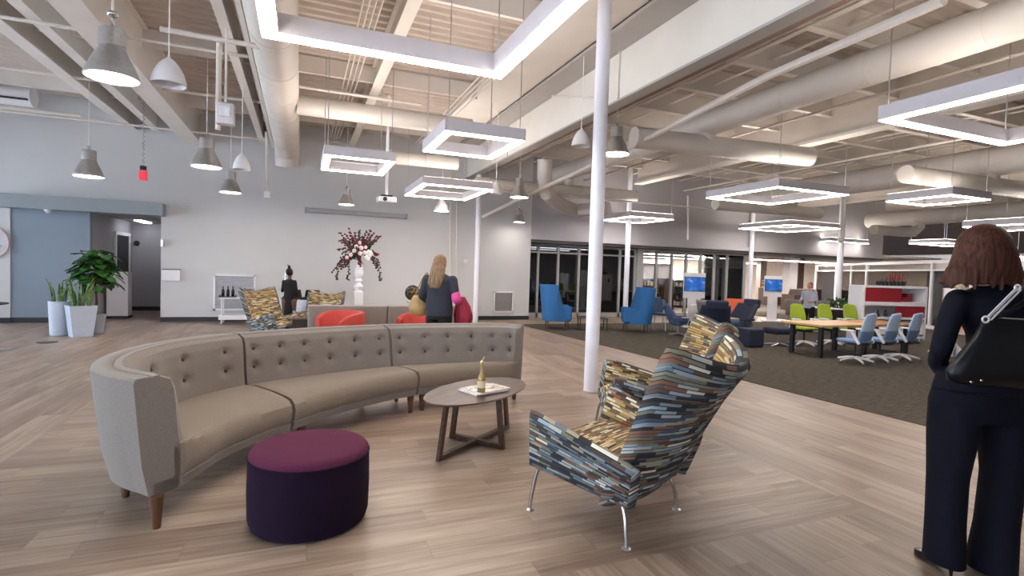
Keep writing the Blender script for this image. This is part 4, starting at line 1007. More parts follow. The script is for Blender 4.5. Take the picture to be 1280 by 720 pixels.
for i, (x, z, r, m_) in enumerate(((-.2, .06, .045, pale), (-.12, .15, .05, pale), (-.08, .25, .045, pale), (0, .1, .05, pale), (.02, .22, .055, pale), (.1, .12, .05, pale), (.12, .24, .04, pale), (.2, .1, .085, wht), (-.28, .0, .04, pale), (.16, .0, .07, wht), (0, .34, .045, pale))):
    mb = MB(); 
    for k in range(6): mb.ell((x+r*.45*math.cos(k), -.17+r*.2*math.sin(2*k), z+r*.45*math.sin(k)), (r*.6, r*.6, r*.6), 8, 6)
    mb.build('bloom', m_, f, smooth=True)
# patterned sphere on plinth
q = W((516-640)/660*11.6, 11.6)
t = thing('round_plinth', 'slim white round plinth under the patterned ball', 'plinth', q); MB().lathe([(.12, 0), (.12, .02), (.1, .04), (.1, .64), (.12, .66), (.12, .68)], n=28).build('column', M['white'], t, smooth=True); MB().lathe([(.135, .68), (.135, .7)], n=28).build('top_plate', M['white'], t)
t = thing('decorative_ball', 'black and gold openwork ball behind the grey sofa beside the blonde woman', 'ornament', q+Vector((0, 0, .7)))
bm = bmesh.new(); bmesh.ops.create_icosphere(bm, subdivisions=2, radius=.165); bmesh.ops.translate(bm, vec=(0, 0, .165), verts=bm.verts)
me = bpy.data.meshes.new('lattice'); bm.to_mesh(me); bm.free(); me.materials.append(M['black']); o = bpy.data.objects.new('lattice', me); COL.objects.link(o); o.parent = t
wf = o.modifiers.new('w', 'WIREFRAME'); wf.thickness = .018; bake(o)
MB().ell((0, 0, .165), (.125, .125, .125), 20, 12).build('inner_ball', mat('antique_gold', '8c7448', .35, metal=.7, var=.4, scale=20), t, smooth=True)

# grey back sofa (two modules)
a = P(385, 381, 'Z', .75); b = P(533, 383, 'Z', .75); ys = a.y
def back_sofa(x0, x1, lab):
    t = thing('grey_lounge_sofa', lab, 'sofa', ((x0+x1)/2, ys, 0), 0, 'grey lounge sofas'); w_ = x1-x0
    MB().add([(-w_/2, .05, .12), (w_/2, .05, .12), (w_/2, .28, .12), (-w_/2, .28, .12), (-w_/2, -.12, .75), (w_/2, -.12, .75), (w_/2, .04, .75), (-w_/2, .04, .75)], [(3, 2, 1, 0), (4, 5, 6, 7), (0, 1, 5, 4), (1, 2, 6, 5), (2, 3, 7, 6), (3, 0, 4, 7)]).build('backrest', M['greysofa'], t, bevel=.025)
    MB().box((0, .5, .33), (w_-.02, .6, .18)).build('seat_cushion', M['greysofa'], t, bevel=.03); MB().box((0, .45, .17), (w_-.04, .68, .1)).build('base_rail', M['greysofa'], t, bevel=.01)
    for sx in (-1, 1):
        for yy in (.14, .74): MB().tube([(sx*(w_/2-.12), yy, 0), (sx*(w_/2-.12), yy, .13)], [.015, .025], 10).build('leg', M['sofaleg'], t)
    return t
sx_ = P(485, 382, 'Z', .75).x
back_sofa(a.x, sx_-.006, 'long grey sofa seen from behind, left of the seam'); back_sofa(sx_+.006, b.x+.6, 'shorter grey sofa seen from behind, at the blonde woman')
def tub_chair(lab, loc, rz):
    t = thing('coral_tub_chair', lab, 'armchair', loc, rz, 'coral red tub chairs')
    rings = []
    for i in range(29):
        a_ = PI*(-.06+1.12*i/28)+PI; c, s = math.cos(a_), math.sin(a_); h = .70-.12*(abs(i-14)/14)**6
        ring = []
        for r, z in ((.40, .14), (.42, .35), (.42, h-.03), (.405, h), (.35, h+.004), (.325, h-.03), (.31, .3), (.31, .14)): ring.append(Vector((r*c, r*s*.95, z)))
        rings.append(ring)
    MB().loft(rings).build('backrest', M['coral'], t, smooth=True)
    MB().lathe([(.3, .14), (.33, .17), (.33, .36), (.31, .40), (.2, .42), (.01, .425)], (0, .04, 0), 32).build('seat_cushion', M['coral'], t, smooth=True)
    for k in range(4): a_ = PI/4+k*PI/2; MB().tube([(.3*math.cos(a_), .3*math.sin(a_), 0), (.27*math.cos(a_), .27*math.sin(a_), .16)], [.014, .02], 8).build('leg', M['sofaleg'], t)
    return t
q1 = W((417-640)/660*8.2, 8.2); q2 = W((521-640)/660*8.3, 8.3)
tub_chair('coral red tub chair left, between the curved sofa and the grey sofa', q1, face(-.75, -.65)); tub_chair('coral red tub chair at the blonde woman, partly hidden by her', q2, face(-.7, -.7)).scale = (1.1, 1.1, 1)
bpy.context.scene.objects['coral_tub_chair'].scale = (1.2, 1.2, 1)
wing_chair('yellow dash patterned wing armchair at the left, facing right', W(-4.05, 9.2), face(.85, -.3), M['stripe'], 'yellow patterned wing armchairs').scale = (.9,)*3
wing_chair('yellow dash patterned wing armchair peeking over the grey sofa', W(-3.72, 10.1), face(-.05, -1), M['stripe'], 'yellow patterned wing armchairs').scale = (.83,)*3
# dark side table between yellow chair and sofa
t = thing('dark_side_table', 'low dark side table between the yellow armchair and the grey sofa', 'side table', W(-3.62, 9.05)); MB().box((0, 0, .24), (.26, .26, .48)).build('body', mat('dark_brown_laminate', '2c1f1c', .5), t, bevel=.01); MB().box((0, 0, .49), (.28, .28, .02)).build('top', M['walnut'], t)
# black round table edge at the left frame edge
q = P(-27, 379, 'Z', .72)
t = thing('black_round_table', 'black round high table just entering at the left edge', 'table', (q.x, q.y, 0)); MB().lathe([(.3, .7), (.32, .705), (.32, .72), (.01, .725)], n=40).build('tabletop', M['black'], t, smooth=True); MB().cyl((0, 0, .02), (0, 0, .7), .03).build('column', M['steel'], t); MB().lathe([(.22, 0), (.22, .012), (.04, .03)], n=32).build('base', M['steel'], t, smooth=True)

# blue high-back chairs
def blue_chair(lab, loc, rz):
    t = thing('blue_high_back_chair', lab, 'armchair', loc, rz, 'bright blue high back chairs')
    def prof(u):  # U plan: from left front round the back to right front
        pts = [(-.34, .18), (-.36, -.02), (-.35, -.2), (-.2, -.33), (.2, -.33), (.35, -.2), (.36, -.02), (.34, .18)]
        return cat_rom([(x, y, 0) for x, y in pts], u)
    rings = []
    N = 30
    for i in range(N+1):
        u = i/N; p = prof(u); q = prof(min(1, u+.02)); r_ = prof(max(0, u-.02)); d = (q-r_).normalized(); nrm = Vector((d.y, -d.x, 0)); e = abs(u-.5)*2
        ring = []
        for z in (.22, .4, .6, .75, .9, 1.06, 1.1):
            back = -.10*(z-.3); trim = 1.0 if e < .6 else 1-(.20 if z > .6 else 0)*0
            pp = p.copy()
            if e > .72 and z > .58:   # wings cut back above the arms
                pp = prof(.5+(u-.5)/abs(u-.5)*min(abs(u-.5), .36+.05*max(0, (z-.7))/.4))
            ring.append(pp+Vector((0, back, z)))
        outer = [x+nrm*.0 for x in ring]; inner = [x-nrm*-.0 for x in ring]
        rings.append([x+nrm*.03 for x in outer]+[x-nrm*.03 for x in inner[::-1]])
    MB().loft(rings).build('shell', M['blue'], t, smooth=True)
    for s in (-1, 1): MB().box((s*.31, .12, .42), (.1, .42, .34)).build('armrest', M['blue'], t, bevel=.035, seg=3)
    MB().box((0, .06, .38), (.54, .56, .16)).build('seat_cushion', M['blue'], t, bevel=.04, seg=3); MB().box((0, .0, .26), (.66, .62, .1)).build('seat_base', M['blue'], t, bevel=.02)
    for sx in (-1, 1):
        for sy in (-1, 1): MB().tube([(sx*.3, sy*.27, 0), (sx*.27, sy*.24, .22)], [.012, .022], 10).build('leg', M['walnut'], t)
    return t
blue_chair('bright blue high back chair left of the thick column, facing right', W(1.15, 13.2), face(1, .02)); blue_chair('bright blue high back chair right of the thick column, facing left', W(3.1, 13.1), face(-1, .1))
t = thing('low_occasional_table', 'low dark framed table between the two blue high back chairs', 'side table', W(2.05, 13.3), face(0, 1))
MB().box((0, 0, .3), (.72, .5, .025)).build('tabletop', M['walnut'], t, bevel=.004)
for sx in (-1, 1):
    for sy in (-1, 1): MB().box((sx*.33, sy*.22, .145), (.025, .025, .29)).build('leg', M['black'], t)

# swivel lounge chairs with side tablets
def lounge(lab, loc, rz, m1, m2, s=1):
    t = thing('swivel_lounge_chair', lab, 'lounge chair', loc, rz, 'blue swivel lounge chairs'); t.scale = (s,)*3
    def sh(u, v):
        a_ = (u*2-1); hw = .33-.05*v; z = .3+.5*v; y = -.18-.22*v+.24*abs(a_)**2.2*(1-.5*v)
        return Vector((a_*hw, y, z))
    o = shell_part(sh, 14, 10, lambda u, v: .07, lambda u, v: (u, v)).build('shell', m1, t, fix=False); weld(o)
    MB().box((0, .05, .36), (.54, .5, .13)).build('seat_cushion', m2, t, bevel=.05, seg=3)
    MB().box((0, -.4, .83), (.46, .1, .2), (.15, 0, 0)).build('headrest', m1, t, bevel=.04, seg=3)
    for sx in (-1, 1): MB().box((sx*.31, .04, .47), (.07, .42, .06)).build('armrest', m1, t, bevel=.025)
    MB().cyl((0, 0, .06), (0, 0, .3), .03).build('column', M['steel'], t, smooth=True)
    for k in range(4): a_ = PI/4+k*PI/2; MB().bar((0, 0, .06), (.3*math.cos(a_), .3*math.sin(a_), .02), .04, .025).build('base_arm', M['steel'], t)
    MB().lathe([(.21, .0), (.21, .02), (.01, .021)], (.38, .25, .5), 26).build('tablet', M['greyplas'], t); MB().tube([(.2, .1, .3), (.36, .2, .32), (.38, .25, .5)], .015, 8).build('tablet_arm', M['steel'], t, smooth=True)
    return t
lounge('slate blue swivel lounge chair beside the first wall screen, facing right', W(4.0, 12.6), face(.9, -.2), M['slate'], M['slate'], .9)
lounge('dark navy swivel lounge chair with its back to the viewer', W(4.45, 11.6), face(.2, 1), M['navy'], M['navy'])
lounge('navy swivel lounge chair right of the darkest one, near the library column', W(5.3, 12.3), face(-.75, -.3), M['navy'], M['slate'])
q = W(5.72, 11.2)
t = thing('upholstered_footstool', 'dark navy footstool on a steel star base left of the long table', 'footstool', q)
MB().box((0, 0, .33), (.56, .42, .14)).build('cushion', M['navy'], t, bevel=.05, seg=3); MB().cyl((0, 0, .05), (0, 0, .27), .02).build('column', M['steel'], t)
for k in range(4): a_ = .3+k*PI/2; MB().bar((0, 0, .06), (.34*math.cos(a_), .34*math.sin(a_), .015), .035, .02).build('base_arm', M['steel'], t)
t = thing('navy_cube_stool', 'dark navy cube stool in front of the lounge chairs', 'stool', W(4.95, 10.9)); MB().box((0, 0, .21), (.4, .4, .36)).build('body', M['navy'], t, bevel=.03); MB().box((0, 0, .02), (.36, .36, .04)).build('base', M['black'], t)
# white table in front of screen 1
def small_table(name, lab, loc, w_, d_, h, m_, rz=0, lm=None):
    t = thing(name, lab, 'table', loc, rz); MB().box((0, 0, h-.015), (w_, d_, .03)).build('tabletop', m_, t, bevel=.006); MB().cyl((0, 0, .02), (0, 0, h-.03), .03).build('column', lm or M['black'], t); MB().lathe([(.25, 0), (.25, .012), (.03, .03)], n=28).build('base', lm or M['black'], t, smooth=True); return t
small_table('white_cafe_table', 'white topped table below the first wall screen', W(5.15, 13.7), 1.0, .6, .66, M['white'], face(1, .2)); small_table('white_cafe_table', 'white topped table beyond the left lime chair', W(8.5, 14.5), 1.0, .6, .68, M['white'], face(1, .1))
def screen_stand(lab, loc, rz, s=1):
    t = thing('media_screen_stand', lab, 'screen', loc, rz, 'blue lit screens on white stands')
    n_ = NT('lit_blue_screen'); tc = n_.N('ShaderNodeTexCoord'); nz = n_.N('ShaderNodeTexNoise'); nz.inputs['Scale'].default_value = 4.5; nz.inputs['Detail'].default_value = 1; n_.L(tc.outputs['Object'], nz.inputs['Vector'])
    c = n_.ramp(nz.outputs['Fac'], [(.35, srgb('0b3f8f')), (.52, srgb('1660b8')), (.62, srgb('3d6fb5')), (.68, srgb('9fb0cf'))]); n_.L(c, n_.b.inputs['Base Color']); n_.L(c, n_.b.inputs['Emission Color']); n_.b.inputs['Emission Strength'].default_value = .16
    w_, h_ = .56*s, .40*s; z = 1.20
    MB().box((0, .03, z-.04), (w_+.02, .05, h_+.3*s)).build('white_panel', M['white'], t, bevel=.01)
    MB().box((0, -.01, z), (w_, .04, h_)).build('bezel', M['black'], t, bevel=.006); MB().box((0, -.032, z), (w_-.03, .004, h_-.03)).build('display', n_.m, t)
    MB().box((0, .03, .5), (.3*s, .06, 1.0)).build('pillar', M['white'], t); MB().box((0, .0, .02), (.6, .45, .04)).build('base', M['white'], t, bevel=.01)
    return t
screen_stand('blue lit screen on a white stand before the library glass', W((868-640)/660*14.6, 14.6), face(.1, 1)); screen_stand('blue lit screen on a white stand right of the library column', W((966.5-640)/660*17.5, 17.5), face(.1, 1), .98)
def side_chair(lab, loc, rz, back, seat, grp='grey side chairs with red seats'):
    t = thing('side_chair', lab, 'chair', loc, rz, grp)
    def bk(u, v): a_ = u*2-1; return Vector((a_*.21, -.2-.12*v+.03*a_*a_, .42+.42*v))
    o = shell_part(bk, 8, 6, lambda u, v: .025, lambda u, v: (u, v)).build('backrest', back, t, fix=False); weld(o)
    MB().box((0, 0, .42), (.44, .42, .06)).build('seat', seat, t, bevel=.02)
    for sx in (-1, 1):
        for sy in (-1, 1): MB().cyl((sx*.2, sy*.19, 0), (sx*.17, sy*.15, .4), .011, n=8).build('leg', M['steel'], t)
    return t
side_chair('grey chair with a red seat at the white table below the first screen', W(4.95, 13.1), face(.8, .5), M['greyplas'], M['greyred']); side_chair('grey chair with a red seat left of the second screen', W(8.2, 15.2), face(.6, .6), M['greyplas'], M['greyred']); side_chair('grey chair with a red seat right under the second screen', W(8.75, 15.2), face(-.2, .9), M['greyplas'], M['greyred'])
side_chair('orange chair behind the navy lounge chairs near the library column', W(5.9, 14.0), face(-.4, -.8), M['orange'], M['orange'], None)
side_chair('slate blue chair left of the first wall screen', W(3.95, 13.6), face(.5, -.6), M['slate'], M['slate'], None)

# long tables with task chairs
TA = Vector((8.72, 7.15, 0)); TB = Vector((11.45, 7.15, 0)); td = (TB-TA).normalized(); trz = math.atan2(td.y, td.x); tl = (TB-TA).length; tc_ = (TA+TB)/2
t = thing('long_work_table', 'long maple work table with black sled legs between lime and pale blue chairs', 'table', tc_, trz)
MB().box((-tl*.22, 0, .6), (tl*.56, .86, .04)).build('tabletop', M['tabletop'], t, bevel=.006); MB().box((tl*.285, 0, .6), (tl*.43, .86, .04)).build('tabletop_extension', M['tabletop2'], t, bevel=.006)
for sx in (-tl*.44, -.02, tl*.44):
    for sy in (-1, 1): MB().box((sx, sy*.3, .3), (.07, .07, .57)).build('leg', M['black'], t)
    MB().box((sx, 0, .015), (.06, .67, .03)).build('floor_bar', M['black'], t); MB().box((sx, 0, .565), (.06, .66, .03)).build('top_bar', M['black'], t)
def task_chair(lab, m1, m2, grp, name='task_chair'):
    t = thing(name, lab, 'office chair', (0, 0, 0), 0, grp)
    def up(u, v): a_ = u*2-1; w_ = .225-.05*v*v; return Vector((a_*w_, -.25-.07*v+.05*a_*a_, .66+.36*v-.03*a_*a_*v))
    def lo(u, v): a_ = u*2-1; return Vector((a_*(.2+.025*v), -.23-.02*v+.04*a_*a_+.05*(1-v)**2, .44+.22*v))
    o = shell_part(up, 12, 9, lambda u, v: .022, lambda u, v: (u, v)).build('backrest', m1, t, fix=False); weld(o)
    o = shell_part(lo, 12, 6, lambda u, v: .022, lambda u, v: (u, v)).build('lower_back', m2, t, fix=False); weld(o)
    MB().box((0, .02, .46), (.47, .46, .06)).build('seat', m2, t, bevel=.025, seg=3)
    MB().box((0, -.05, .40), (.22, .3, .06)).build('mechanism', M['black'], t, bevel=.01)
    for s in (-1, 1):
        MB().bar((s*.25, -.2, .42), (s*.27, -.06, .66), .03, .05).build('arm_support', M['white'], t, bevel=.005); MB().box((s*.27, .02, .67), (.07, .24, .03)).build('arm_pad', M['white'], t, bevel=.01)
    MB().cyl((0, 0, .1), (0, 0, .4), .022).build('column', M['black'], t, smooth=True)
    for k in range(5):
        a_ = PI/2+k*2*PI/5; c, s = math.cos(a_), math.sin(a_); L_ = MB().tube([(0, 0, .125), (.15*c, .15*s, .11), (.32*c, .32*s, .07)], [.032, .026, .018], 8).build('base_leg', M['white'], t, smooth=True)
        MB().tube([(.33*c-.02*s, .33*s+.02*c, .028), (.33*c+.02*s, .33*s-.02*c, .028)], .028, 12).build('castor', M['castor'], L_, smooth=True)
    return t
nv = W(-.49, .87)
g = task_chair('lime green task chair at the far side of the long table, left of three', M['lime'], M['lime'], 'lime green task chairs'); pos = [P(px, 440, 'Y', 8.1) for px in (1004, 1038, 1070)]
for p_ in pos: p_.z = 0
rzg = PI-.1; g.location = pos[0]; g.rotation_euler = (0, 0, rzg); g.scale = (.88,)*3
for i, l in ((1, 'middle'), (2, 'right')): dup(g, pos[i], rzg, 'lime green task chair at the far side of the long table, %s of three' % l)
b_ = task_chair('pale blue task chair on the near side of the long table, left of three', M['skyb'], M['bluegrey'], 'pale blue task chairs'); pos = [(6.0, 9.15), (6.6, 9.4), (7.2, 9.68)]
rzb = .12; b_.location = W(*pos[0]); b_.rotation_euler = (0, 0, rzb); b_.scale = (.88,)*3
for i, l in ((1, 'middle'), (2, 'right')): dup(b_, W(*pos[i]), rzb, 'pale blue task chair on the near side of the long table, %s of three' % l)

# red and white storage wall
X0, X1, YS = 11.95, 13.6, 8.2
t = thing('red_white_storage_unit', 'white storage unit with red sliding panels behind the pale blue chairs', 'storage unit', ((X0+X1)/2, YS, 0), -.22); w_ = X1-X0; H = 1.34
for x in (-w_/2, w_/2): MB().box((x, 0, H/2+.05), (.06, .42, H-.1)).build('side_panel', M['shelfwhite'], t)
MB().box((0, .2, H/2+.05), (w_, .02, H-.1)).build('back_panel', M['shelfwhite'], t)
for z, h in ((H-.02, .05), (.93, .09), (.6, .05), (.16, .05)): MB().box((0, -.01, z), (w_, .44, h)).build('shelf', M['shelfwhite'], t, bevel=.004)
MB().box((-.32, -.2, 1.14), (.95, .02, .33)).build('red_panel', M['red'], t); MB().box((.42, -.2, .76), (.78, .02, .26)).build('red_panel', M['red'], t); MB().box((0, -.12, .5), (w_-.1, .2, .05)).build('drawer_front', M['walnut'], t)
MB().box((0, -.21, .38), (w_-.1, .02, .3)).build('drawer_front', M['shelfwhite'], t)
for x in (-w_/2+.06, w_/2-.06): MB().tube([(x-.02, -.1, .06), (x+.02, -.1, .06)], .06, 14).build('castor', M['castor'], t, smooth=True)
tt = thing('red_stepped_box', 'small dark red stepped box on the upper shelf of the storage unit', 'box', (X1-.28, YS-.02, .975)); MB().box((.05, 0, .1), (.18, .2, .2)).box((-.12, 0, .06), (.16, .2, .12)).build('body', M['red'], tt); MB().box((-.22, 0, .03), (.06, .2, .06)).build('step', M['red'], tt)
rnd = random.Random(3)
for i, (x, z, lab) in enumerate(((X0+.35, .625, 'small black tin on the middle shelf of the storage unit'), (X0+.62, .625, 'small dark figurine on the middle shelf of the storage unit'))):
    tt = thing('small_tin' if i == 0 else 'small_figurine', lab, 'ornament', (x, YS-.1, z)); MB().lathe([(.03, 0), (.04, .02), (.035, .1), (.02, .12), (.03, .15), (.005, .17)], n=14).build('body', M['black'], tt, smooth=True); MB().lathe([(.041, .01), (.041, .02)], n=14).build('rim', M['steel'], tt)
tt = thing('construction_model', 'red and black openwork construction model on top of the storage unit', 'model', ((X0+X1)/2+.1, YS, H+.005))
mr, mk = MB(), MB()
for i in range(7):
    x = -.42+.14*i; h_ = .12+.12*rnd.random(); mk.tube([(x, -.04, .06), (x, .04, .06)], .055, 14); mk.bar((x, 0, 0), (x+.12, 0, h_), .015, .015)
for i in range(6): x = -.05+.09*i; mr.bar((x, 0, .02), (x, 0, .3), .018, .018); mr.bar((x, 0, .12+.05*(i % 3)), (x+.1, 0, .12+.05*(i % 3)), .018, .018)
mk.build('wheels', M['black'], tt); mr.build('frame', M['red'], tt)
# rolling whiteboard beside the woman
q = P(1172, 446, 'Z', 0)
t = thing('rolling_whiteboard', 'white mobile board on splayed feet, mostly hidden by the navy suited woman', 'whiteboard', (q.x+.3, q.y, 0), face(.9, .3)-PI/2+.9)
MB().box((0, 0, .75), (.6, .03, 1.2)).build('board', M['white'], t, bevel=.01)
for s in (-1, 1): MB().box((s*.3, 0, .7), (.04, .05, 1.3)).build('upright', M['steel'], t); MB().add([(s*.3-.02, -.22, .04), (s*.3+.02, -.22, .04), (s*.3+.02, .22, .04), (s*.3-.02, .22, .04), (s*.3-.02, -.02, .3), (s*.3+.02, -.02, .3), (s*.3+.02, .02, .3), (s*.3-.02, .02, .3)], [(3, 2, 1, 0), (4, 5, 6, 7), (0, 1, 5, 4), (1, 2, 6, 5), (2, 3, 7, 6), (3, 0, 4, 7)]).build('foot', M['white'], t)
for s in (-1, 1):
    for u in (-1, 1): MB().tube([(s*.3-.02, u*.2, .022), (s*.3+.02, u*.2, .022)], .022, 10).build('castor', M['castor'], t)

# white framed glass partition
PA, PB = Vector((22.9, 18.07, 0)), Vector((16.71, 7.82, 0)); pd = (PB-PA).normalized(); PC = PA+pd*18.6
def online(px):
    d = P(px, 360, 'Z', 0)-EYE; d.z = 0; d.normalize(); n_ = Vector((-pd.y, pd.x, 0)); k = (PA-Vector((0, 0, 0))).dot(n_)/d.dot(n_); return Vector((d.x, d.y, 0))*k
stops = [PA]+[online(x) for x in (1045, 1064, 1083, 1165, 1215, 1262, 1310)]
prz = math.atan2(pd.y, pd.x)
fr = MB(); L0 = 0
def loc(p): return (p-PA).dot(pd)
ss = [loc(p) for p in stops]
for s_ in ss: fr.box((s_, 0, 1.07), (.09, .1, 2.14))
for z, h in ((2.1, .1), (1.84, .05), (.06, .12)): fr.box((ss[-1]/2, 0, z), (ss[-1], .09, h))
o = fr.build('window_3', M['white']); o.location = PA; o.rotation_euler = (0, 0, prz); tag(o, 'white framed glass partition running behind the storage unit', 'partition', kind='structure')
for a_, c_ in zip(ss[:-1], ss[1:]): S('pane', MB().box(((a_+c_)/2, 0, .98), (c_-a_-.09, .01, 1.75)), M['glass'], parent=o)

# library interior, shelves and books
def bookshelf(x0, x1, y, h, lab, seed):
    t = thing('library_bookcase', lab, 'bookcase', ((x0+x1)/2, y, 0)); w_ = x1-x0; dk = M['darkwood']
    for s in (-1, 1): MB().box((s*w_/2, 0, h/2), (.04, .34, h)).build('side_panel', dk, t)
    zs = [.08+(h-.1)*k/4 for k in range(5)]
    for z in zs: MB().box((0, 0, z), (w_, .33, .03)).build('shelf', dk, t)
    MB().box((0, .16, h/2), (w_, .02, h)).build('back_panel', dk, t)
    rr = random.Random(seed); cols = BK
    for z in zs[:-1]:
        x = x0+.06
        while x < x1-.12:
            wd = rr.uniform(.05, .1); hh = rr.uniform(.15, .21)
            if rr.random() < .8:
                m_ = rr.choice(cols); b = BOOK[m_].copy(); COL.objects.link(b); b.location = (x+wd/2, y-.03, z+.016); b.scale = (wd*.92, .2, hh)
            x += wd
    return t
M['darkwood'] = wood_mat('dark_bookcase_wood', '2b1c17', '4a3228', .5, axis=2)
BK = ['cfc6b8', '6b3b34', '3c4f66', 'b08a5c', '8f8b86', 'd8d4cc', '2e3336']; BOOK = {}; first = True
for i, c in enumerate(BK):
    m_ = mat('book_cover_'+c, c, .6); mb = MB().box((0, 0, .5), (1, 1, 1)); o = mb.build('library_book', m_); tag(o, 'small book packed on the dark library bookcases behind the glass', 'book', 'books on the library bookcases')
    BOOK[c] = o; o.location = (10.95+.1*i, 17.97, .096); o.scale = (.07, .2, .18)
def fx(px, y): return P(px, 360, 'Y', y).x
bookshelf(fx(801, 18.2), fx(821, 18.2), 18.2, 1.25, 'dark library bookcase just right of the dark glass room', 1)
t = thing('dark_bookcase_end', 'plain dark brown bookcase end between the two rows of books', 'bookcase', (fx(831, 18.0), 18.0, 0)); MB().box((0, 0, .64), (fx(836, 18)-fx(826, 18), .5, 1.28)).build('end_panel', M['darkwood'], t, bevel=.005); MB().box((0, 0, .04), (.6, .52, .08)).build('plinth', M['black'], t)
bookshelf(fx(839, 19.0), fx(856, 19.0), 19.0, 1.2, 'dark library bookcase behind the first screen', 2)
for i, c in enumerate(BK): BOOK[c].location = (fx(802, 18.2)+.12+.11*i, 18.17, .096)
M['ledlib'] = mat('lit_library_diffuser', 'ffffff', .5, var=0, emit=60, ecol='fff3ea')
# library linear lights
k = 0
S('wall_library_inner', MB().box2((fx(838, 20.5), 20.5, 0), (fx(884, 20.5), 20.6, 2.5)), mat('cream_library_wall', 'cfc3b2', .8), 'cream wall inside the library', 'wall')
S('wall_library_grey', MB().box2((fx(890, 19.5), 19.5, 0), (fx(908, 19.5), 19.6, 2.5)), M['wallgrey'], 'grey wall inside the library', 'wall')
for (y, x0, x1) in ((19.7, 11.5, 20), (24, 13, 19), (27, 14, 22), (30, 16, 26), (22.5, 17.5, 24), (17.2, 18, 25), (16.6, 11.5, 15.0)):
    z = 2.2; t = thing('linear_pendant', 'long lit linear pendant in the library, %s' % ('just behind the bookcases', 'second row behind the bookcases', 'third row', 'furthest row', 'over the reading area', 'nearest over the open reading area', 'just inside the glass')[k], 'ceiling light', ((x0+x1)/2, y, z), 0, 'linear library pendants'); k += 1
    MB().box((0, 0, .04), (x1-x0, .14, .07)).build('housing', M['ledbody'], t); MB().box((0, 0, 0), (x1-x0-.04, .12, .012)).build('diffuser', M['ledlib'], t)
    for s in (-1, 1): MB().cyl((s*(x1-x0)*.4, 0, .07), (s*(x1-x0)*.4, 0, 2.5-z), .006, n=6).build('cable', M['steel'], t)
for (y, x0, x1) in ((17.0, 6.9, 9.8), (18.6, 6.9, 9.9)):
    t = thing('linear_pendant', 'lit linear pendant inside the dark meeting room, %s' % ('front' if y == 17 else 'rear'), 'ceiling light', ((x0+x1)/2, y, 2.25), .05, 'linear pendants of the dark room')
    MB().box((0, 0, .04), (x1-x0, .12, .06)).build('housing', M['ledbody'], t); MB().box((0, 0, 0), (x1-x0-.04, .1, .012)).build('diffuser', mat('dim_diffuser', 'ffffff', .5, var=0, emit=3, ecol='fff3ea') if y == 17 else bpy.data.materials['dim_diffuser'], t)
    for s in (-1, 1): MB().cyl((s*1.2, 0, .07), (s*1.2, 0, .25), .006, n=6).build('cable', M['steel'], t)
# office lights behind the partition
for i, (x, y) in enumerate(((25.2, 11.0), (23.8, 8.5), (22.5, 5.0))):
    t = thing('linear_pendant', 'lit linear pendant behind the white partition, %s of three' % ('furthest', 'middle', 'nearest')[i], 'ceiling light', (x, y, 2.5), 0, 'linear pendants behind the partition')
    MB().box((0, 0, .04), (2.6, .14, .07)).build('housing', M['ledbody'], t); MB().box((0, 0, 0), (2.56, .12, .012)).build('diffuser', M['ledlib'], t)
    for s in (-1, 1): MB().cyl((s*1.1, 0, .07), (s*1.1, 0, DZ-2.5), .006, n=6).build('cable', M['steel'], t)
# reading area behind: counter, frames, pillars
t = thing('brown_reading_counter', 'long brown counter in front of the far taupe wall', 'counter', (fx(985, 21), 21, 0)); MB().box((0, 0, .45), (3.6, .6, .9)).build('body', M['darkwood'], t); MB().box((0, 0, .915), (3.7, .7, .03)).build('worktop', M['tabletop2'], t)
t = thing('white_desk', 'pale tilted desk screen beyond the lime chairs', 'desk', (fx(1000, 17.5), 17.5, 0)); MB().box((0, 0, .36), (1.5, .7, .72)).build('body', M['darkwood'], t, bevel=.01); MB().box((0, -.1, .85), (1.6, .04, .26), (.3, 0, 0)).build('desk_screen', M['greyplas'], t)
for i, y in enumerate((352.5, 359.5)):
    q = P(953.5, y, 'Y', 22.0); t = thing('framed_picture', ('upper', 'lower')[i]+' small white framed picture on the grey pillar left of the second screen', 'picture', (q.x, 21.98, q.z)); MB().box((0, 0, 0), (.16, .02, .2)).build('frame', M['white'], t); MB().box((0, -.012, 0), (.1, .004, .13)).build('print', M['greyplas'], t)
S('support_pillar', MB().box2((fx(950, 22), 22.0, 0), (fx(957, 22), 22.3, 2.5)), M['greyplas'], 'grey pillar left of the second screen', 'pillar')
S('support_pillar', MB().box2((fx(986, 19), 19.0, 0), (fx(996, 19), 19.4, 2.5)), M['wallgrey'], 'broad grey pillar right of the second screen', 'pillar')
S('support_pillar', MB().box2((fx(997, 20), 20.0, 0), (fx(1004, 20), 20.4, 2.5)), M['darkwood'], 'dark pillar beside the broad grey pillar', 'pillar')
for i, (px, d_) in enumerate(((1045, 15.5), (1057, 16))):
    t = thing('potted_bush', ('left', 'right')[i]+' low dark green bush in a box behind the right lime chair', 'plant', W((px-640)/660*d_, d_)); MB().box((0, 0, .3), (.6, .4, .6), top=(1.05, 1.05)).build('planter_box', M['black'], t)
    fo = MB(); rr = random.Random(i)
    for k in range(60): fo.ell((rr.uniform(-.3, .3), rr.uniform(-.18, .18), .6+rr.uniform(0, .28)), (.06, .03, .02), 6, 4, (rr.uniform(0, 3), rr.uniform(0, 3), 0))
    tag(fo.build('foliage', M['fig'], t, smooth=True), kind='stuff')
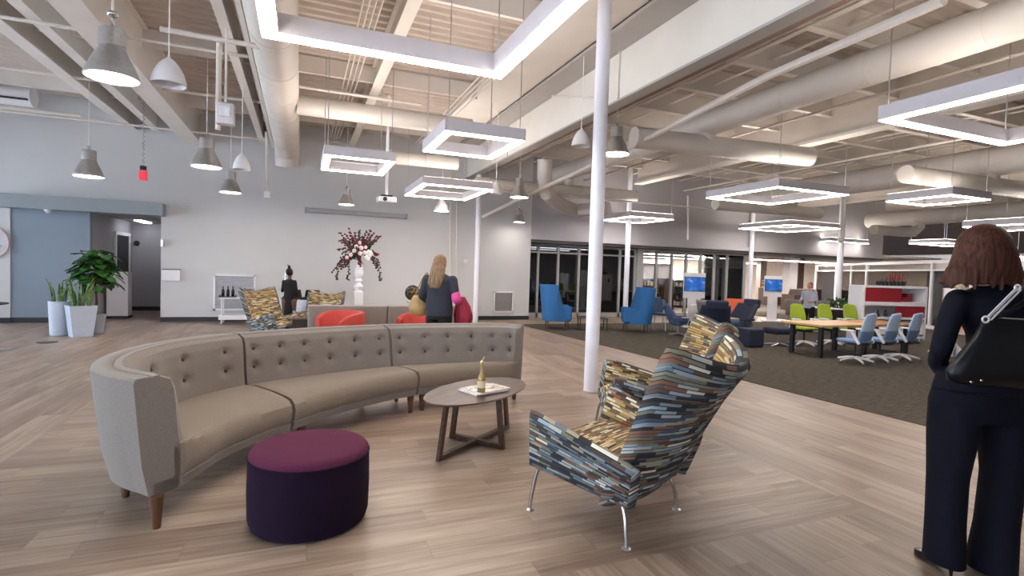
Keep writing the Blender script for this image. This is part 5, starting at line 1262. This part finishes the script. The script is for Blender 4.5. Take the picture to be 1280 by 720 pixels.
# ================================================================== PEOPLE
def caps(mb, p, q, r1, r2=None, n=14):
    r2 = r1 if r2 is None else r2; p, q = Vector(p), Vector(q); d = (q-p); L = d.length; d = d/L
    ks = [(-1, .02), (-.94, .34), (-.77, .64), (-.5, .866), (-.17, .985)]
    pts, rs = [], []
    for a, b in ks: pts.append(p+d*(a*r1)); rs.append(r1*b)
    pts.append(p); rs.append(r1); pts.append(q); rs.append(r2)
    for a, b in ks[::-1]: pts.append(q-d*(a*r2)); rs.append(r2*b)
    return mb.tube(pts, rs, n)
def limb(mb, pts, rs):
    for i in range(len(pts)-1): caps(mb, pts[i], pts[i+1], rs[i], rs[i+1])
    return mb
def torso(mb, secs, n=24):
    """secs: (x,y,z,rx,ry)"""
    rings = [[Vector((x+rx*math.cos(2*PI*j/n), y+ry*math.sin(2*PI*j/n)*(1-.15*abs(math.cos(2*PI*j/n))**4), z)) for j in range(n)] for x, y, z, rx, ry in secs]
    return mb.loft(rings)
def head(mb, c, s=1.0, yaw=0):
    """face looks along +Y turned by yaw"""
    c = Vector(c); R_ = Matrix.Rotation(yaw, 3, 'Z')
    def e(p, r, rot=(0, 0, 0)): mb.ell(c+R_@(Vector(p)*s), [k*s for k in r], 18, 12, (rot[0], rot[1], rot[2]+yaw))
    e((0, -.01, .02), (.074, .092, .095)); e((0, .02, -.045), (.058, .066, .07)); e((0, .055, -.085), (.028, .028, .024))
    e((0, .092, -.012), (.011, .016, .026), (.25, 0, 0)); e((0, .1, -.03), (.015, .012, .01))
    for sx in (-1, 1): e((sx*.075, -.01, -.01), (.012, .02, .03)); e((sx*.03, .078, .028), (.02, .012, .007)); e((sx*.04, .06, -.03), (.02, .02, .018))
    e((0, .082, -.058), (.024, .012, .006)); e((0, .08, -.069), (.02, .012, .006))
def hand(mb, wrist, d, palmn, s=1.0, curl=.35, side=1):
    """palm with four separate fingers and a thumb; d points to the fingers"""
    w_ = Vector(wrist); d = Vector(d).normalized(); nrm = Vector(palmn); nrm = (nrm-d*nrm.dot(d)).normalized(); lat = d.cross(nrm)*side
    for k in (-1.5, -.5, .5, 1.5): caps(mb, w_+d*.015*s+lat*k*.012*s, w_+d*.08*s+lat*k*.019*s, .013*s, .011*s, 10)
    for k, L_ in zip((-1.5, -.5, .5, 1.5), (.058, .072, .078, .07)):
        p = w_+d*.085*s+lat*k*.02*s; dd = d.copy(); ang = 0
        for j, f in enumerate((.42, .32, .26)):
            ang += curl*(.7+.3*j); q = p+(d*math.cos(ang)+nrm*math.sin(ang))*L_*f*s; caps(mb, p, q, (.0088-.0008*j)*s, (.0082-.0008*j)*s, 8); p = q
    p = w_+d*.02*s+lat*.028*s; q = p+(d*.7+lat*.6+nrm*.25).normalized()*.04*s; r_ = q+(d*.9+lat*.15+nrm*.35).normalized()*.032*s
    caps(mb, p, q, .0125*s, .0105*s, 8); caps(mb, q, r_, .0105*s, .0085*s, 8)
def heel_shoe(x, y, h=.06, rz=0):
    mb = MB(); R_ = Matrix.Rotation(rz, 3, 'Z')
    def v(a, b, c): return Vector((x, y, 0))+R_@Vector((a, b, c))
    rings = []
    for yy, w_, zb, zt in ((-.085, .018, h, h+.03), (-.07, .03, h-.002, h+.05), (-.02, .034, h*.75, h+.05), (.04, .036, h*.3, h*.3+.05), (.09, .04, .006, .05), (.13, .036, .004, .038), (.16, .02, .006, .028), (.172, .006, .01, .02)):
        rings.append([v(-w_, yy, zb), v(-w_*.9, yy, zt*.8+zb*.2), v(-w_*.3, yy, zt), v(w_*.3, yy, zt), v(w_*.9, yy, zt*.8+zb*.2), v(w_, yy, zb)])
    mb.loft(rings); mb.tube([v(0, -.072, 0), v(0, -.07, .02), v(0, -.066, h+.006)], [.006, .007, .017], 10); return mb
# ---- navy suited woman, right foreground (local +Y = away from viewer)
q = W((1246-640)/660*2.62, 2.62)
t = thing('person', 'woman in a navy trouser suit seen from behind at the right edge', 'person', q, face(.05, 1))
sk = MB()
head(sk, (-.085, .02, 1.60), 1.0, -.7)
caps(sk, (-.02, .0, 1.40), (-.075, .01, 1.53), .05, .048)
torso(sk, [(.02, 0, .86, .16, .11), (.02, 0, 1.0, .16, .11), (.02, 0, 1.12, .12, .09), (.02, 0, 1.28, .15, .1), (.02, 0, 1.40, .13, .08), (.015, 0, 1.43, .06, .05)])
limb(sk, [(-.17, 0, 1.36), (-.272, -.03, 1.12), (-.17, .11, 1.0)], [.04, .034, .024]); limb(sk, [(.19, 0, 1.36), (.25, .08, 1.13), (.2, .32, 1.17)], [.04, .034, .024])
hand(sk, (-.17, .11, 1.0), (.8, .5, -.2), (-.5, .3, -.5), .95, .3, -1); hand(sk, (.2, .32, 1.17), (-.25, .9, .25), (-.8, -.1, .3), .95, .55, 1)
limb(sk, [(-.13, 0, .88), (-.18, .0, .48), (-.19, -.02, .1)], [.08, .05, .034]); limb(sk, [(.05, 0, .88), (.09, .02, .48), (.028, -.03, .1)], [.08, .05, .034])
for x, y in ((-.19, -.02), (.028, -.03)): caps(sk, (x, y-.03, .085), (x, y+.09, .035), .028, .024)
remesh(sk, 'body', M['skin'], t, .0065, 3)
jk = MB()
torso(jk, [(-.06, -.01, .92, .222, .135), (-.05, -.01, 1.0, .208, .135), (.0, 0, 1.06, .17, .12), (.02, 0, 1.12, .13, .112), (.02, 0, 1.2, .138, .115), (.0, 0, 1.30, .175, .12), (.0, 0, 1.38, .185, .11), (.005, 0, 1.42, .145, .085), (.01, 0, 1.455, .07, .065)])
limb(jk, [(-.18, 0, 1.365), (-.235, -.015, 1.25), (-.272, -.03, 1.12), (-.235, .04, 1.05), (-.18, .10, 1.005)], [.06, .052, .046, .042, .034])
limb(jk, [(.18, 0, 1.365), (.23, .04, 1.24), (.25, .08, 1.13), (.215, .3, 1.165)], [.066, .058, .052, .038])
remesh(jk, 'jacket', M['navysuit'], t, .011, 5)
tr = MB()
torso(tr, [(-.06, 0, .78, .22, .125), (-.06, 0, .86, .228, .135), (-.05, 0, .95, .215, .13), (.0, 0, 1.03, .18, .115)])
for pts in ([(-.165, 0, .86, .108, .12), (-.172, 0, .7, .1, .12), (-.182, .0, .48, .085, .095), (-.188, -.01, .25, .08, .095), (-.19, -.02, .05, .082, .105)], [(.06, 0, .86, .108, .12), (.075, 0, .7, .098, .12), (.09, .01, .5, .085, .1), (.06, -.01, .25, .086, .1), (.028, -.03, .03, .098, .115)]):
    torso(tr, pts[::-1])
remesh(tr, 'trousers', M['navysuit'], t, .011, 5)
hr = MB(); hc = Vector((-.085, 0, 1.615))
hr.ell(hc+Vector((.0, -.008, .015)), (.108, .122, .12), 22, 14)
torso(hr, [(hc.x-.015, -.03, hc.z-.165, .155, .075), (hc.x-.012, -.03, hc.z-.15, .168, .095), (hc.x-.005, -.028, hc.z-.08, .158, .11), (hc.x, -.02, hc.z, .128, .118), (hc.x, -.015, hc.z+.06, .1, .1)])
for i in range(16):
    a_ = PI*(.93+1.14*i/15); x, y = .15*math.cos(a_), .085*math.sin(a_)-.03; caps(hr, hc+Vector((x-.01, y, -.1)), hc+Vector((x*1.08-.015, y*1.05, -.165-.012*((i*7) % 3))), .02, .009, 8)
caps(hr, hc+Vector((-.15, -.01, -.12)), hc+Vector((-.19, .0, -.165)), .028, .01)
remesh(hr, 'hair', M['hairbrown'], t, .008, 4)
for x, y, r in ((-.19, -.02, .0), (.028, -.03, -.2)): heel_shoe(x, y+.02, .062, r).build('shoe', M['shoe'], t, smooth=True)
# shoulder bag
bq = q+Matrix.Rotation(face(.05, 1), 3, 'Z')@Vector((-.12, -.165, 0))
t = thing('shoulder_bag', 'shiny black shoulder bag with silver chain fittings hanging behind the navy suited woman', 'bag', bq, face(.05, 1))
rings = []
for z, wx, wy, xo in ((.975, .18, .02, .0), (.985, .205, .038, -.005), (1.03, .21, .045, -.01), (1.10, .185, .042, .01), (1.2, .15, .034, .045), (1.29, .125, .02, .06), (1.3, .11, .01, .06)):
    n = 28; rings.append([Vector((xo+wx*math.copysign(abs(math.cos(2*PI*j/n))**.55, math.cos(2*PI*j/n)), wy*math.copysign(abs(math.sin(2*PI*j/n))**.7, math.sin(2*PI*j/n)), z-.12*(wx and (xo+wx*math.cos(2*PI*j/n))*.35))) for j in range(n)])
MB().loft(rings).build('body', M['bagblk'], t, smooth='all')
MB().tube([cat_rom([(-.04, -.0, 1.29), (.06, -.03, 1.36), (.2, .02, 1.45), (.3, .12, 1.475), (.33, .22, 1.42), (.32, .26, 1.3)], i/20) for i in range(21)], .012, 8).build('strap', M['bagblk'], t, smooth=True)
zp = MB(); a_, b_ = Vector((-.125, -.09, 1.30)), Vector((.03, -.05, 1.44))
zp.bar(a_, b_, .011, .007, up=(0, -1, 0)); zp.bar(a_+Vector((.014, 0, -.01)), b_+Vector((.014, 0, -.01)), .004, .008, up=(0, -1, 0))
M['silver'] = mat('bright_silver_fitting', 'e6e6ea', .3, metal=.35)
zp.build('silver_zip', M['silver'], t)
for c, r in ((a_-Vector((.008, 0, .008)), .014), (b_, .012), (Vector((.13, -.06, 1.17)), .013)):
    MB().tube([c+Vector((r*math.cos(k*PI/6), 0, r*math.sin(k*PI/6))) for k in range(13)], .0045, 6, cap=False).build('ring_fitting', M['silver'], t, smooth=True)
for c in ((-.15, -.055, 1.0), (-.11, -.06, 1.01)): MB().ell(c, (.006, .005, .006), 8, 6).build('stud', M['chrome'], t, smooth=True)
# ---- generic standing figure
def figure(label, loc, rz, H, top, legs_m, hairm, skin=None, armL=None, armR=None, build_=1.0, hairfn=None, sleeve=None, headyaw=0, group=None, skirt=False, lean=0, shortsleeve=None):
    s = H/1.68; t = thing('person', label, 'person', loc, rz, group); b = build_; skin = skin or M['skin']
    V = lambda x, y, z: Vector((x*s, (y+lean*max(0, z-.9))*s, z*s))
    aL = armL or [(-.19*b, 0, 1.34), (-.24*b, -.02, 1.08), (-.22*b, .08, .86)]; aR = armR or [(.19*b, 0, 1.34), (.24*b, -.02, 1.08), (.22*b, .08, .86)]
    sk = MB(); head(sk, V(0, .02, 1.56), s, headyaw); caps(sk, V(0, 0, 1.36), V(0, .005, 1.49), .046*s)
    torso(sk, [tuple(V(0, 0, z))+(w_*s*b*.85, d_*s*b*.85) for z, w_, d_ in ((.84, .16, .11), (1.0, .15, .1), (1.12, .13, .09), (1.27, .16, .1), (1.36, .14, .08), (1.4, .06, .05))])
    for A in (aL, aR): limb(sk, [V(*p) for p in A], [.04*s, .034*s, .025*s])
    for A, sd in ((aL, -1), (aR, 1)):
        d = (Vector(A[2])-Vector(A[1])).normalized(); hand(sk, V(*A[2]), d, (-sd*.8, .2, -.1), s, .35, sd)
    for sx in (-1, 1): limb(sk, [V(sx*.095, 0, .85), V(sx*.1, .01, .46), V(sx*.1, -.015, .09)], [.085*s, .055*s, .036*s]); caps(sk, V(sx*.1, -.02, .04), V(sx*.11, .11, .03), .034*s, .03*s)
    remesh(sk, 'body', skin, t, .009 if H > 1.5 else .01, 2)
    jk = MB(); torso(jk, [tuple(V(0, 0, z))+(w_*s*b, d_*s*b) for z, w_, d_ in ((.80, .185, .13), (.9, .19, .135), (1.0, .18, .125), (1.1, .165, .115), (1.22, .18, .12), (1.32, .185, .115), (1.38, .13, .085), (1.41, .065, .06))])
    for A in (aL, aR):
        P3 = [V(*p) for p in A]; limb(jk, P3[:2]+([] if shortsleeve else [P3[1].lerp(P3[2], .85)]), [.064*s*b, .052*s*b, .04*s])
    remesh(jk, 'top', top, t, .012, 4)
    tr = MB()
    if skirt:
        torso(tr, [tuple(V(0, 0, z))+(w_*s*b, d_*s*b) for z, w_, d_ in ((.42, .16, .12), (.6, .185, .135), (.8, .19, .135), (.9, .17, .12))])
    else:
        torso(tr, [tuple(V(0, 0, z))+(w_*s*b, d_*s*b) for z, w_, d_ in ((.76, .18, .125), (.86, .185, .13), (.95, .17, .12))])
        for sx in (-1, 1): torso(tr, [tuple(V(sx*.1, -.0, z))+(w_*s, w_*s) for z, w_ in ((.05, .07), (.3, .075), (.5, .08), (.75, .1), (.85, .1))])
    remesh(tr, 'skirt' if skirt else 'trousers', legs_m, t, .014, 4)
    hr = MB(); hairfn(hr, V(0, .0, 1.56), s); remesh(hr, 'hair', hairm, t, .01, 3)
    for sx in (-1, 1): MB().box(V(sx*.105, .04, .0)+Vector((0, 0, .035)), (.085*s, .25*s, .07*s), top=(.8, .8)).build('shoe', M['shoe'], t, bevel=.015)
    return t
def long_hair(hr, c, s):
    hr.ell(c+Vector((0, -.015, .025))*s, (.092*s, .108*s, .108*s), 20, 12)
    torso(hr, [(c.x-.02*s, c.y-.12*s, c.z-.36*s, .08*s, .03*s), (c.x-.015*s, c.y-.125*s, c.z-.28*s, .115*s, .045*s), (c.x-.0*s, c.y-.09*s, c.z-.14*s, .115*s, .075*s), (c.x, c.y-.04*s, c.z, .097*s, .09*s), (c.x, c.y-.03*s, c.z+.04*s, .08*s, .08*s)])
def bun_hair(hr, c, s):
    hr.ell(c+Vector((0, -.025, .025))*s, (.083*s, .098*s, .1*s), 20, 12); hr.ell(c+Vector((0, -.04, .145))*s, (.036*s, .036*s, .045*s)); caps(hr, c+Vector((-.02, -.03, .17))*s, c+Vector((-.05, -.03, .2))*s, .012*s)
def short_hair(hr, c, s):
    hr.ell(c+Vector((0, -.02, .03))*s, (.084*s, .1*s, .095*s), 20, 12); hr.ell(c+Vector((0, -.05, -.03))*s, (.075*s, .06*s, .06*s))
pb = W((549.5-640)/660*7.3, 7.3); rzb_ = face(.3, 1)
figure('long haired blonde woman in a slate top with a pink sleeve behind the curved sofa', pb, rzb_, 1.62, M['greytop'], M['blackcloth'], M['hairblonde'],
       armL=[(-.2, 0, 1.32), (-.26, -.03, 1.08), (-.2, .14, .95)], armR=[(.2, 0, 1.32), (.275, -.03, 1.06), (.24, .17, .99)], build_=1.1, hairfn=long_hair, headyaw=-.2)
t = bpy.context.scene.objects['person.001']
slv = MB(); s = 1.62/1.68
limb(slv, [Vector((.262, -.022, 1.12))*s, Vector((.275, -.03, 1.06))*s, Vector((.25, .1, 1.01))*s], [.066*s, .068*s, .055*s]); remesh(slv, 'pink_sleeve', M['pink'], t, .012, 4)['label'] = 'hot pink sleeve at the right elbow'
Rb = Matrix.Rotation(rzb_, 3, 'Z')
t = thing('folded_coat', 'crimson coat draped over the right forearm of the blonde woman', 'coat', pb, rzb_)
ct = MB(); rings = []
for z, wx, wy, xo in ((.62, .06, .03, .31), (.66, .11, .045, .31), (.8, .125, .05, .31), (.92, .1, .06, .30), (1.0, .06, .07, .29), (1.045, .04, .05, .285)):
    n = 28; rings.append([Vector((xo+wx*math.cos(2*PI*j/n)*(1+.14*math.sin(j*1.9)), .12+wy*math.sin(2*PI*j/n)*(1+.2*math.sin(j*2.3)), z)) for j in range(n)])
ct.loft(rings).build('coat_body', M['maroon'], t, smooth='all')
t = thing('tan_handbag', 'tan leather handbag on the left arm of the blonde woman', 'bag', pb, rzb_)
rings = []
for z, wx, wy in ((.76, .09, .05), (.78, .13, .07), (.88, .14, .075), (.98, .11, .06), (1.04, .07, .03)):
    n = 24; rings.append([Vector((-.345+wx*math.cos(2*PI*j/n), .05+wy*math.sin(2*PI*j/n), z)) for j in range(n)])
MB().loft(rings).build('body', M['tan'], t, smooth='all')
MB().tube([cat_rom([(-.41, .05, 1.0), (-.35, .04, 1.14), (-.26, .02, 1.3), (-.2, .03, 1.36), (-.25, .08, 1.15), (-.3, .06, 1.02)], i/20) for i in range(21)], .009, 8).build('strap', M['tan'], t, smooth=True)
figure('woman in a black dress with her hair in a bun, standing at the buffet table', W((361.5-640)/660*10.4, 10.4), face(-.15, 1), 1.34, M['blackcloth'], M['blackcloth'], M['hairblack'], skin=M['skind'],
       armL=[(-.13, 0, 1.34), (-.18, .06, 1.1), (-.17, .26, 1.12)], armR=[(.13, 0, 1.34), (.175, -.02, 1.1), (.16, .12, .95)], hairfn=bun_hair, skirt=True, build_=.72)
figure('person in a pale grey shirt standing beyond the lime chairs', W((1012-640)/660*14.3, 14.3), face(-.8, -.5), 1.36, mat('pale_grey_shirt', 'a9adbb', .8), M['blackcloth'], hair('auburn_hair', '6b4030', 'a06a4c'), hairfn=short_hair,
       armL=[(-.19, 0, 1.34), (-.24, .0, 1.1), (-.18, .2, 1.05)], armR=[(.19, 0, 1.34), (.24, .0, 1.1), (.18, .2, 1.05)])
# ================================================================== LIGHT
w = bpy.data.worlds.new('sky'); bpy.context.scene.world = w; w.use_nodes = True
bg = w.node_tree.nodes['Background']; bg.inputs[0].default_value = srgb('e6edfa'); bg.inputs[1].default_value = 8
sc.view_settings.exposure = 1.35
